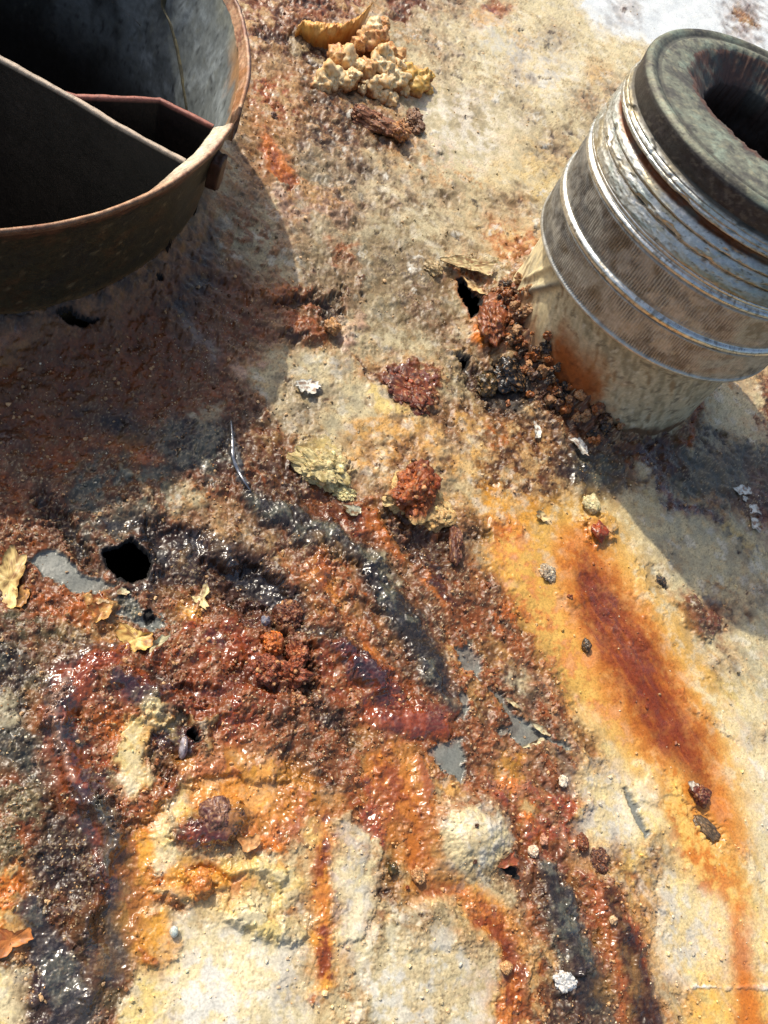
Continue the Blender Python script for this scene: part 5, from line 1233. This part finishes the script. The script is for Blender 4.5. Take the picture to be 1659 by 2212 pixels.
RU, RD, OR = (150, 70, 32), (92, 40, 24), (206, 116, 40)
lump("rust_nodule", "dark red crusty rust nodule left of the fitting foot", "rust nodule", "E", (1080, 960), (150, 90), .24, ((134, 64, 36), (74, 36, 26)), 1, sink=.42, crumb=.45, rot=-.6, rough=.4)
lump("rust_lump", "spiky orange-brown rust lump with pale skirt in the centre", "rust lump", "H", (1080, 240), (140, 120), .55, ((176, 92, 34), (104, 46, 22)), 2, sink=.2, crumb=.4, under=(206, 176, 116), rot=-.4, wl=1.3)
lump("pale_crust", "pale cream crust hanging off the orange-brown rust lump", "crust", "H", (1230, 350), (110, 70), .3, ((212, 184, 126), (170, 128, 74)), 3, sink=.3, crumb=.35, rot=-.5)
lump("yellow_crust", "crumbly pale yellow crust mound left of the centre lump", "crust", "H", (560, 70), (170, 85), .34, ((216, 200, 146), (158, 138, 84)), 4, sink=.45, crumb=.7, grains=40, rot=-.3)
lump("yellow_crust", "small pale crust at the lower tip of the yellow mound", "crust", "H", (690, 220), (72, 40), .2, ((222, 212, 156), (176, 160, 104)), 5, sink=.4, crumb=.7, grains=10, rot=-.6)
lump("rust_ball", "round bright orange rust ball on the dark red crust", "rust ball", "H", (250, 1115), (64, 52), .32, (OR, (150, 70, 28)), 6, sink=.2, crumb=.22)
lump("rust_cluster", "knobbly cluster of reddish brown rust balls below the orange ball", "rust cluster", "H", (390, 1190), (72, 56), .34, ((164, 84, 44), RD), 7, sink=.2, crumb=.42, wl=1.3)
lump("rust_cluster", "lowest knobbly brown rust cluster beside the deep dark pit", "rust cluster", "H", (360, 1300), (100, 54), .34, ((160, 80, 42), RD), 8, sink=.2, crumb=.45, wl=1.4)
lump("rust_cluster", "low red-brown rust cluster left of the deep dark pit", "rust cluster", "H", (230, 1260), (90, 56), .26, ((158, 76, 38), RD), 9, sink=.3, crumb=.4, wl=1.3)
lump("rust_nodule", "dull brown round nodule on the black crust above the orange ball", "rust nodule", "H", (350, 945), (80, 60), .3, ((120, 62, 36), (76, 42, 30)), 10, sink=.25, crumb=.35)
lump("violet_chip", "small blue-grey stone chip left of the brown nodule", "stone chip", "H", (215, 975), (34, 28), .14, ((120, 120, 136), (92, 90, 104)), 11, sink=.2, crumb=.1, sub=3)
lump("pebble", "tiny dark round pebble beside the red-orange run", "pebble", "I", (570, 1125), (38, 34), .2, ((66, 54, 40), (38, 32, 28)), 12, sink=.15, crumb=.05, amp=.2, rough=.3, sub=4)
lump("crumb", "pale grey porous crumb on the orange rust", "crumb", "I", (345, 690), (58, 44), .2, ((200, 190, 166), (128, 110, 90)), 13, sink=.25, crumb=.4)
lump("stone", "cream stone chip at the edge of the dark wet patch", "stone chip", "I", (600, 285), (58, 50), .3, ((222, 210, 168), (170, 160, 110)), 14, sink=.2, crumb=.1, sub=4)
lump("glob", "shiny black tar glob at the foot of the fitting", "glob", "F", (110, 880), (100, 74), .42, ((44, 44, 46), (24, 22, 22)), 15, sink=.3, crumb=.2, rough=.22)
lump("glob", "olive brown glob beside the black tar glob", "glob", "E", (1515, 940), (66, 56), .34, ((92, 74, 38), (44, 36, 26)), 16, sink=.25, crumb=.12, rough=.32, sub=4)
lump("rust_mass", "orange-red blistered rust mass right of the torn crack", "rust mass", "F", (20, 560), (84, 100), .42, ((150, 84, 48), (104, 52, 32)), 17, sink=.45, crumb=.4, rough=.28, wl=1.2)
# crust heaped against the foot of the fitting, fused into one body
V, F, C = [], [], []
for k in range(120):
    an = math.radians(rng.uniform(-195, -92)); rr = 4.46 + abs(rng.normal(0, .42)); x, y = FIT[0] + rr * math.cos(an), FIT[1] + rr * math.sin(an)
    hh = max(.0, .8 - (rr - 4.5) * 1.3) * rng.uniform(0, 1.0) * (1.0 if math.degrees(an) < -115 else .4); r0 = rng.uniform(.06, .22)
    cl = [((150, 86, 42), (88, 50, 30)), ((176, 104, 46), (120, 64, 30)), ((96, 62, 42), (54, 38, 32)), ((186, 150, 110), (128, 84, 52)), ((58, 48, 42), (34, 30, 30))][int(rng.integers(0, 5))]
    z0 = plate_z(x, y)[0]
    v_, f_, c_ = lump_geo((x, y, z0 + hh), (r0, r0, r0 * 1.1), cl, 300 + k, amp=.5, crumb=.7, sub=3, grains=5)
    n = len(V); V += v_; F += [[a + n for a in q] for q in f_]; C += c_
fc = mesh_from("rust_crust", V, F, CRUST, None, np.array(C), .42, 0.0, smooth_faces=False)
tag(fc, "knobbly brown and orange rust crust heaped against the foot of the fitting", "rust crust")
lump("rust_lump", "long brown rust lump below the foam clump", "rust lump", "B", (860, 740), (170, 46), .34, ((150, 98, 66), (96, 58, 40)), 18, sink=.3, crumb=.35, rot=-.15)
lump("rust_lump", "tan pointed rust lump right of the long brown one", "rust lump", "B", (1000, 810), (56, 44), .42, ((196, 142, 86), (120, 70, 44)), 19, sink=.2, crumb=.3)
lump("rust_lump", "dim brown rust lump in front of the pale paint under the foam", "rust lump", "B", (1095, 730), (56, 60), .3, ((128, 92, 66), (92, 62, 44)), 20, sink=.3, crumb=.35)
lump("crumb", "white crumb on the red rust above the black streak", "crumb", "L", (255, 985), (36, 30), .2, ((236, 222, 200), (206, 172, 140)), 21, sink=.15, crumb=.35, sub=4)
lump("crumb", "pinkish crumb just above the white crumb", "crumb", "L", (318, 915), (26, 28), .16, ((222, 176, 148), (170, 110, 84)), 22, sink=.15, crumb=.35, sub=4)
lump("crumb", "tiny white jagged crumb below the bare metal patch", "crumb", "L", (435, 570), (34, 28), .16, ((238, 230, 214), (210, 190, 160)), 23, sink=.15, crumb=.4, sub=4)
lump("rock_chip", "maroon rock chip with a white top on the orange run", "rock chip", "L", (1235, 650), (56, 42), .24, ((110, 50, 32), (70, 32, 24)), 24, sink=.2, crumb=.15, rot=-.6, sub=4)
lump("rust_bead", "brown rust bead on the edge of the pale paint", "rust bead", "L", (548, 935), (34, 36), .16, ((130, 66, 34), (84, 44, 28)), 25, sink=.3, crumb=.15, sub=4)
lump("rust_lump", "dark brown rust lump in the pit of the pale paint", "rust lump", "L", (650, 1035), (54, 46), .2, ((112, 66, 44), (64, 40, 32)), 26, sink=.3, crumb=.3)
lump("crumb", "tan crumb beside the round pale mound", "crumb", "K", (1120, 1130), (46, 40), .24, ((212, 172, 122), (150, 96, 54)), 27, sink=.2, crumb=.35, sub=4)
lump("crumb", "tan crumb on the rim of the lower rust channel", "crumb", "N", (518, 525), (32, 22), .22, ((218, 176, 124), (150, 104, 60)), 28, sink=.2, crumb=.3, sub=4)
lump("white_crust", "small patch of white salt crust on the black streak", "salt crust", "N", (775, 582), (50, 26), .14, ((226, 228, 226), (190, 190, 186)), 29, sink=.35, crumb=.4)
lump("tan_knob", "tan ring-shaped knob beside the dark split", "rust knob", "E", (612, 588), (46, 38), .22, ((190, 146, 92), (140, 92, 50)), 30, sink=.3, crumb=.25, sub=4)
lump("beige_knob", "beige knob above the torn crack", "crust knob", "E", (1210, 250), (50, 36), .24, ((200, 178, 132), (130, 108, 74)), 31, sink=.3, crumb=.35, sub=4)
lump("orange_blister", "orange resin blister above the pale paint at lower left", "blister", "J", (1195, 1180), (84, 54), .26, ((200, 134, 66), (170, 96, 40)), 32, sink=.55, crumb=.25, rough=.28, mat=CHIP, rot=.3)
lump("white_bead", "tiny pale blue-white bead at the lower left", "bead", "J", (1030, 1460), (26, 22), .14, ((206, 218, 210), (176, 188, 184)), 33, sink=.15, crumb=.03, amp=.1, rough=.25, sub=3)
lump("drop", "pale lilac drop hanging in the rusty pit", "drop", "J", (1085, 370), (26, 46), .2, ((170, 164, 172), (110, 96, 100)), 34, sink=.25, crumb=.04, amp=.15, rough=.15, sub=3)
lump("glass_bead", "dark glassy bead in the brown dip of the paint", "bead", "K", (968, 1085), (30, 26), .16, ((84, 72, 40), (40, 34, 24)), 35, sink=.2, crumb=.03, amp=.1, rough=.12, sub=3)
lump("rust_lump", "brown upright rust lump behind the orange-brown lump", "rust lump", "H", (1340, 530), (40, 74), .3, ((118, 70, 50), (80, 46, 36)), 36, sink=.3, crumb=.25, sub=4)
lump("grey_nodule", "glossy grey-pink nodule on the amber crust", "nodule", "J", (1290, 770), (90, 66), .22, ((150, 112, 92), (88, 50, 48)), 37, sink=.6, crumb=.22, rough=.28)
lump("metal_slag", "brown slag sliver lying in the orange run", "slag sliver", "L", (1285, 850), (90, 34), .14, ((110, 92, 68), (72, 58, 48)), 38, sink=.4, crumb=.18, rot=-.75, rough=.22, sub=4)
lump("dark_chip", "black chips clinging to the shaded pale paint", "chip", "I", (1025, 740), (40, 26), .14, ((56, 54, 50), (28, 26, 24)), 39, sink=.25, crumb=.4, sub=4)
lump("glossy_chip", "glossy red-brown chip at the edge of the fitting's shade", "chip", "I", (655, 445), (66, 56), .24, ((168, 76, 44), (120, 50, 34)), 40, sink=.35, crumb=.1, rough=.2, sub=4)

# small rust granules one can pick out
GRN = [("J", (930, 455), "upper tan granule in the rusty pit below the curled yellow flake"), ("J", (1040, 500), "lower tan granule at the mouth of the rusty pit"), ("K", (300, 330), "brown granule on the dark crust above the amber patch"),
       ("K", (760, 560), "brown granule where the dark crust meets the orange drip"), ("K", (1470, 830), "dark granule on top of the round pale mound"), ("K", (1460, 1045), "dark granule at the lower foot of the round pale mound"),
       ("H", (660, 880), "granule on the orange flank of the middle rib"), ("H", (1540, 760), "granule on the brown crust left of the amber paint"), ("L", (390, 150), "granule on the brown crust above the bare metal bay"),
       ("L", (390, 500), "granule on the rust just below the bare metal bay"), ("I", (480, 830), "brown granule at the upper end of the red-orange run"), ("F", (240, 800), "tan granule in the rust pile against the pipe stub"),
       ("F", (110, 1040), "pinkish granule below the black tar glob"), ("E", (480, 570), "orange granule in the dark split by the neck's shade"), ("N", (990, 320), "cream granule on the black streak near the bottom"),
       ("N", (640, 20), "pale granule at the upper end of the black streak"), ("K", (1060, 1200), "brown granule between the round mound and the pale slab"), ("B", (270, 690), "small dark granule on the brown field beside the neck")]
for k, (t, z, lab) in enumerate(GRN):
    r = rng.uniform(10, 18)
    cl = [((186, 120, 72), (130, 70, 38)), ((150, 78, 40), (96, 46, 28)), ((206, 160, 112), (150, 96, 56))][k % 3]
    if "dark" in lab.split("granule")[0]: cl = ((92, 54, 36), (60, 38, 30))
    if "pale" in lab.split("granule")[0] or "cream" in lab.split("granule")[0]: cl = ((224, 200, 160), (176, 136, 100))
    lump("rust_granule", lab, "granule", t, z, (r, r * .8), rng.uniform(.05, .09), cl, 60 + k, group="loose rust granules", sink=.3, crumb=.4, sub=3, amp=.6, rot=rng.uniform(0, 3))

CRM, YL = (228, 212, 168), (226, 196, 128)
flake("paint_flake", "large yellow paint flake at the left edge beside the bare grey patch", "paint flake", "G", [(60, 540), (150, 580), (155, 650), (130, 720), (100, 770), (110, 860), (80, 900), (0, 905), (-90, 840), (-60, 640), (0, 640)], YL, 1, lift=.12, curl=.14, tilt=(.05, .1), col2=(178, 146, 84))
flake("paint_flake", "orange-tan paint flake under the large yellow one", "paint flake", "G", [(120, 770), (180, 745), (175, 820), (140, 895), (90, 890)], (214, 156, 84), 2, lift=.1, curl=.1)
flake("paint_flake", "cupped orange and cream paint flake below the round hole", "paint flake", "G", [(525, 890), (560, 985), (600, 960), (640, 945), (672, 880), (600, 850)], (206, 160, 92), 3, lift=.1, curl=.22, col2=(176, 92, 34))
flake("paint_flake", "curled yellow paint flake lying on the dark red crust", "paint flake", "G", [(690, 1040), (715, 975), (800, 1010), (850, 1045), (905, 1040), (915, 1090), (900, 1140), (800, 1160), (740, 1130)], (222, 192, 112), 4, lift=.16, curl=.2, tilt=(0, -.1), col2=(196, 140, 72))
flake("paint_flake", "upturned cream tip right of the curled yellow flake", "paint flake", "G", [(905, 1100), (960, 1058), (1002, 1066), (960, 1110), (890, 1152)], (232, 220, 170), 5, lift=.24, curl=.2, tilt=(.15, .1))
flake("paint_flake", "forked cream paint chip right of the round hole", "paint flake", "G", [(1130, 832), (1185, 822), (1205, 770), (1228, 742), (1244, 800), (1215, 832), (1240, 880), (1222, 908)], (224, 204, 148), 6, lift=.1, curl=.12)
flake("paint_flake", "small cream chip on the lower lip of the round hole", "paint flake", "G", [(690, 782), (730, 768), (775, 795), (750, 822), (700, 815)], (226, 212, 166), 7, lift=.08, curl=.05)
flake("paint_flake", "white sliver of paint standing left of the fitting foot", "paint flake", "F", [(272, 1140), (300, 1170), (318, 1210), (300, 1242), (280, 1240)], (226, 224, 212), 8, lift=.1, curl=.08)
flake("paint_flake", "slanted white paint chip below the pipe stub", "paint flake", "F", [(480, 1240), (540, 1238), (580, 1290), (606, 1345), (550, 1330), (510, 1270)], (222, 218, 206), 9, lift=.1, curl=.06)
flake("paint_flake", "topmost white chip of the row in the fitting's shade", "paint flake", "I", [(1450, 185), (1500, 165), (1560, 185), (1562, 220), (1490, 222)], (226, 226, 214), 10, lift=.05, curl=.05, group="white chips in the shade")
flake("paint_flake", "tiniest white chip of the row in the fitting's shade", "paint flake", "I", [(1508, 225), (1540, 240), (1532, 262), (1512, 250)], (224, 224, 212), 11, lift=.05, curl=.04, group="white chips in the shade")
flake("paint_flake", "third white chip down the row in the fitting's shade", "paint flake", "I", [(1545, 282), (1588, 270), (1612, 332), (1560, 330)], (228, 226, 214), 12, lift=.05, curl=.05, group="white chips in the shade")
flake("paint_flake", "lowest white chip of the row in the fitting's shade", "paint flake", "I", [(1560, 350), (1608, 378), (1612, 440), (1562, 432)], (220, 218, 204), 13, lift=.05, curl=.06, group="white chips in the shade")
flake("paint_flake", "white paint chip resting on the maroon rock chip", "paint flake", "L", [(1196, 568), (1228, 566), (1284, 608), (1262, 636), (1210, 618)], (240, 228, 206), 14, lift=.3, curl=.06)
flake("paint_flake", "thin cream curl at the upper edge of the bare grey patch", "paint flake", "L", [(92, 62), (140, 80), (206, 148), (160, 132), (110, 98)], CRM, 15, lift=.12, curl=.12)
flake("paint_flake", "cream curl above the bare metal bay", "paint flake", "L", [(258, 228), (330, 244), (374, 300), (340, 296), (290, 262)], CRM, 16, lift=.14, curl=.14)
flake("paint_flake", "narrow cream curl crossing the bare metal bay", "paint flake", "L", [(204, 358), (260, 332), (322, 306), (332, 324), (270, 362), (212, 370)], CRM, 17, lift=.1, curl=.12)
flake("paint_flake", "long torn cream paint edge over the black crack", "paint flake", "E", [(1250, 170), (1310, 216), (1380, 236), (1490, 250), (1562, 276), (1590, 212), (1500, 180), (1380, 160)], (208, 190, 142), 19, lift=.2, curl=.14, col2=(140, 122, 86), th=.06)
flake("paint_flake", "cream sliver bridging the right side of the black crack", "paint flake", "E", [(1390, 276), (1450, 318), (1526, 366), (1532, 392), (1440, 356)], (216, 184, 130), 20, lift=.18, curl=.1)
flake("rust_scale", "ragged orange rust scale at the left edge over dark rust", "rust scale", "M", [(-60, 330), (60, 372), (130, 350), (146, 400), (60, 440), (30, 472), (-60, 476)], (196, 124, 62), 21, lift=.08, curl=.08, col2=(146, 78, 38), th=.06, jag=.06)
flake("rust_scale", "tan scale on the glossy orange crust", "rust scale", "J", [(1416, 904), (1530, 880), (1546, 950), (1470, 992), (1430, 952)], (208, 156, 100), 22, lift=.12, curl=.12, col2=(186, 120, 60))
flake("metal_flake", "shiny pale flake at the tip of the yellow crust", "flake", "H", [(680, 280), (740, 284), (796, 304), (790, 332), (740, 346), (700, 322)], (216, 210, 176), 23, lift=.12, curl=.06, rough=.2, metal=.5)
flake("paint_flake", "cream curl standing over a dark gap in the orange rust", "paint flake", "I", [(276, 318), (330, 322), (362, 368), (330, 382), (290, 350)], (222, 196, 140), 24, lift=.14, curl=.12)
flake("rust_scale", "red-brown triangular scale over the shadowed notch", "rust scale", "L", [(60, 1085), (88, 1032), (160, 988), (182, 1062), (120, 1076)], (158, 84, 54), 25, lift=.3, curl=.08, th=.06)
flake("paint_flake", "bright white crusty flake on the grey-cream plateau", "paint flake", "E", [(388, 932), (430, 900), (520, 892), (546, 930), (500, 976), (430, 970)], (240, 236, 220), 26, lift=.08, curl=.06, jag=.12)

# curved sliver of bright bare steel
pts = [(1368, 1150), (1378, 1260), (1382, 1360), (1410, 1440), (1450, 1510), (1486, 1566)]
ctr = []
for z in pts:
    x, y, pz, sc = spot("D", z); ctr.append(Vector((x, y, pz + .06)))
V, F = [], []
NS = 60
for i in range(NS + 1):
    q = i / NS * (len(ctr) - 1); k = min(int(q), len(ctr) - 2); f = q - k
    p0, p1, p2, p3 = ctr[max(k - 1, 0)], ctr[k], ctr[k + 1], ctr[min(k + 2, len(ctr) - 1)]
    p = .5 * ((2 * p1) + (p2 - p0) * f + (2 * p0 - 5 * p1 + 4 * p2 - p3) * f * f + (3 * p1 - p0 - 3 * p2 + p3) * f ** 3)
    wd = .075 * math.sin(math.pi * min(max(i / NS, .03), .97)) ** .6 * (1 + .4 * mn.noise((q * 2, 0, 0)))
    for a in range(10):
        an = a / 10 * 2 * math.pi
        V.append((p.x + wd * math.cos(an), p.y, p.z + wd * .8 * math.sin(an)))
for i in range(NS):
    for a in range(10): F.append((i * 10 + a, i * 10 + (a + 1) % 10, i * 10 + 10 + (a + 1) % 10, i * 10 + 10 + a))
sl = mesh_from("steel_sliver", V, F, STEEL, None, np.tile(lin((150, 152, 156)), (len(V), 1)), .22, .9)
tag(sl, "curved bright steel sliver at the edge of the neck's shade", "steel sliver")

# ------------------------------------------------------------------ hardened foam: popcorn clump and curved strip
BL = [((650, 340), 60, 0.6), ((710, 360), 66, 0.6), ((620, 470), 80, 0.28), ((560, 500), 60, 0.2), ((680, 480), 60, .35), ((740, 450), 40, .7), ((770, 270), 40, 1.0), ((820, 230), 56, 1.1), ((870, 180), 58, 1.2), ((900, 220), 48, 1.1), ((920, 150), 36, 1.3), ((850, 270), 50, .9),
      ((830, 420), 60, .7), ((890, 390), 54, .9), ((920, 340), 60, 1.0), ((980, 330), 52, .9), ((1010, 390), 48, .8), ((860, 500), 60, .4), ((940, 490), 64, .55), ((1000, 470), 60, .6), ((1060, 440), 60, .55), ((1100, 500), 70, .35), ((1160, 470), 50, .4), ((1040, 530), 48, .2),
      ((900, 560), 54, .2), ((960, 600), 50, .1), ((800, 530), 36, .15), ((1180, 540), 30, .1), ((1195, 450), 26, .5), ((780, 400), 40, .7), ((690, 300), 34, .75), ((940, 420), 46, .85)]
V, F, C = [], [], []
bx, by, bz, bs = spot("B", (860, 560))
for k, (z, r, h) in enumerate(BL):
    u, v = P1("B", z); zz = bz + h * .85; x, y = bp(u, v, zz)
    tone = mn.noise((z[0] * .006, z[1] * .006, 2.0)) + .25 * (k % 3 - 1)
    cl = ((246, 228, 184), (222, 176, 112)) if tone > -.15 else ((230, 188, 124), (186, 118, 60))
    if z[0] > 1040: cl = ((230, 198, 116), (204, 150, 62))
    v_, f_, c_ = lump_geo((float(x), float(y), zz), (r * bs * 1.08, r * bs * 1.15, r * bs * 1.05), cl, 100 + k, amp=.45, crumb=.22, sub=4, under=(150, 92, 48))
    n = len(V); V += v_; F += [[a + n for a in q] for q in f_]; C += c_
    # a neck of foam down to the plate, so that every knob is carried
    if h > .3:
        hh = h * .85
        v_, f_, c_ = lump_geo((float(x) + .03, float(y), bz + hh * .42), (r * bs * .8, r * bs * .8, hh * .62), ((190, 130, 70), (140, 84, 44)), 140 + k, amp=.35, crumb=.2, sub=3)
        n = len(V); V += v_; F += [[a + n for a in q] for q in f_]; C += c_
fo = mesh_from("foam_clump", V, F, FOAM, None, np.array(C), .5, 0.0)
tag(fo, "knobbly cream and tan popcorn clump of hardened foam near the top", "foam clump")
AP = [(400, 190, .25, 36), (440, 160, .4, 40), (500, 185, .5, 50), (560, 200, .55, 52), (620, 205, .6, 58), (680, 200, .65, 60), (730, 175, .75, 58), (780, 130, .9, 54), (815, 85, 1.05, 44), (845, 40, 1.2, 24), (856, 18, 1.3, 8)]
V, F, C = [], [], []
ax_, ay_, az, asc = spot("B", (620, 300))
NS, NA = 160, 26
for i in range(NS + 1):
    q = i / NS * (len(AP) - 1); k = min(int(q), len(AP) - 2); f = q - k
    a, b = AP[k], AP[k + 1]; m = [a[j] + (b[j] - a[j]) * f for j in range(4)]
    u, v = P1("B", (m[0], m[1])); zz = az + m[2] * .75; x, y = bp(u, v, zz)
    for s in range(NA):
        an = s / NA * 2 * math.pi
        cx, cz = math.cos(an), math.sin(an)
        n = mn.fractal((i * .09, cx * 1.2, cz * 1.2), .9, 2.1, 4); dd = mn.voronoi((i * .22, cx * 1.6, cz * 1.6))[0]
        r = m[3] * asc * (1 + .3 * n + .25 * min(dd[1] - dd[0], .5)) * (.35 if i in (0, NS) else 1)
        depth_ = .55 + .75 * m[2]
        V.append((float(x) + .15 * r * cx, float(y) + r * cx * .75, zz + (r * cz * 1.0 if cz > 0 else r * cz * (1 + depth_))))
        mm = min(1, max(0, .4 + 1.2 * n)); c = np.array(lin((228, 178, 92))) * (1 - mm) + np.array(lin((196, 128, 50))) * mm
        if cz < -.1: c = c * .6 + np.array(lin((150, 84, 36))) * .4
        C.append(np.clip(c, .004, .85))
for i in range(NS):
    for s in range(NA): F.append((i * NA + s, i * NA + (s + 1) % NA, i * NA + NA + (s + 1) % NA, i * NA + NA + s))
ar_ = mesh_from("foam_strip", V, F, FOAM, None, np.array(C), .42, 0.0)
tag(ar_, "curved yellow strip of hardened foam rising behind the popcorn clump", "foam strip")

# ------------------------------------------------------------------ crumbs: loose rust grit nobody could count
inside = (PU > -60) & (PU < 1720) & (PV > -40) & (PV < 2270) & (dn > 9.6) & (df > 4.7) & (HOLE < .05) & (WETM < .4)
wgt = np.where(inside, CRU + .02, 0).ravel(); wgt /= wgt.sum()
NC = 6500
pick = rng.choice(NV * NU, NC, p=wgt)
bv = np.array([list(v) for v in ICO[1][0]], np.float32); bf = np.array(ICO[1][1], np.int32)
rad = (.018 + .045 * rng.random(NC) ** 3).astype(np.float32)
sc3 = (rad[:, None] * rng.uniform(.6, 1.3, (NC, 3))).astype(np.float32)
jit = rng.uniform(.7, 1.3, (NC, 12, 1)).astype(np.float32)
ang = rng.uniform(0, 6.28, NC); ca_, sa_ = np.cos(ang), np.sin(ang)
vv = bv[None] * jit * sc3[:, None, :]
vx = vv[..., 0] * ca_[:, None] - vv[..., 1] * sa_[:, None]; vy = vv[..., 0] * sa_[:, None] + vv[..., 1] * ca_[:, None]
gv = np.stack([vx + WX.ravel()[pick][:, None], vy + WY.ravel()[pick][:, None], vv[..., 2] + (HGT.ravel()[pick] + rad * .35)[:, None]], -1)
gf = (bf[None] + (np.arange(NC) * 12)[:, None, None]).reshape(-1, 3)
tone = rng.uniform(.7, 1.6, (NC, 1)); gc_ = COL.reshape(-1, 3)[pick] * tone
pale = rng.random(NC) < .3
gc_[pale] = gc_[pale] * .35 + lin((206, 166, 118)) * .65 * tone[pale]
gr_ = mesh_from("rust_crumbs", gv.reshape(-1, 3), gf, CRUST, None, np.clip(np.repeat(gc_, 12, 0), .004, .8), .45, 0.0, smooth_faces=False)
gr_["kind"] = "stuff"; gr_["label"] = "loose rust grit strewn over the crusted tank top"

wgt = np.where(inside, smooth(.3, .5, GRA) * (.25 + smooth(-.05, .3, fbm(WX, WY, .9, 3, 470))) + .05, 0).ravel(); wgt /= wgt.sum()
NG = 7000
pick = rng.choice(NV * NU, NG, p=wgt)
ob_ = np.array([(1, 0, 0), (-1, 0, 0), (0, 1, 0), (0, -1, 0), (0, 0, 1), (0, 0, -1)], np.float32)
of_ = np.array([(0, 2, 4), (2, 1, 4), (1, 3, 4), (3, 0, 4), (2, 0, 5), (1, 2, 5), (3, 1, 5), (0, 3, 5)], np.int32)
r_ = (.008 + .018 * rng.random(NG) ** 2)[:, None]
vv = ob_[None] * (r_ * rng.uniform(.5, 1.7, (NG, 3)))[:, None, :] * rng.uniform(.7, 1.3, (NG, 6, 1))
ang = rng.uniform(0, 6.28, NG)[:, None]; tl = rng.uniform(-.9, .9, NG)[:, None]
x1 = vv[..., 0] * np.cos(ang) - vv[..., 1] * np.sin(ang); y1 = vv[..., 0] * np.sin(ang) + vv[..., 1] * np.cos(ang)
y2 = y1 * np.cos(tl) - vv[..., 2] * np.sin(tl); z2 = y1 * np.sin(tl) + vv[..., 2] * np.cos(tl)
gv = np.stack([x1 + WX.ravel()[pick][:, None], y2 + WY.ravel()[pick][:, None], z2 + (HGT.ravel()[pick] + .008)[:, None]], -1)
gf = (of_[None] + (np.arange(NG) * 6)[:, None, None]).reshape(-1, 3)
pal = np.array([lin((214, 190, 146)), lin((196, 150, 100)), lin((226, 214, 184)), lin((150, 104, 64))])[rng.integers(0, 4, NG)] * rng.uniform(.7, 1.1, (NG, 1))
gg = mesh_from("pale_grit", gv.reshape(-1, 3), gf, CHIP, None, np.clip(np.repeat(pal, 6, 0), .004, .85), .65, 0.0, smooth_faces=False)
gg["kind"] = "stuff"; gg["label"] = "fine pale grit sprinkled over the rust"
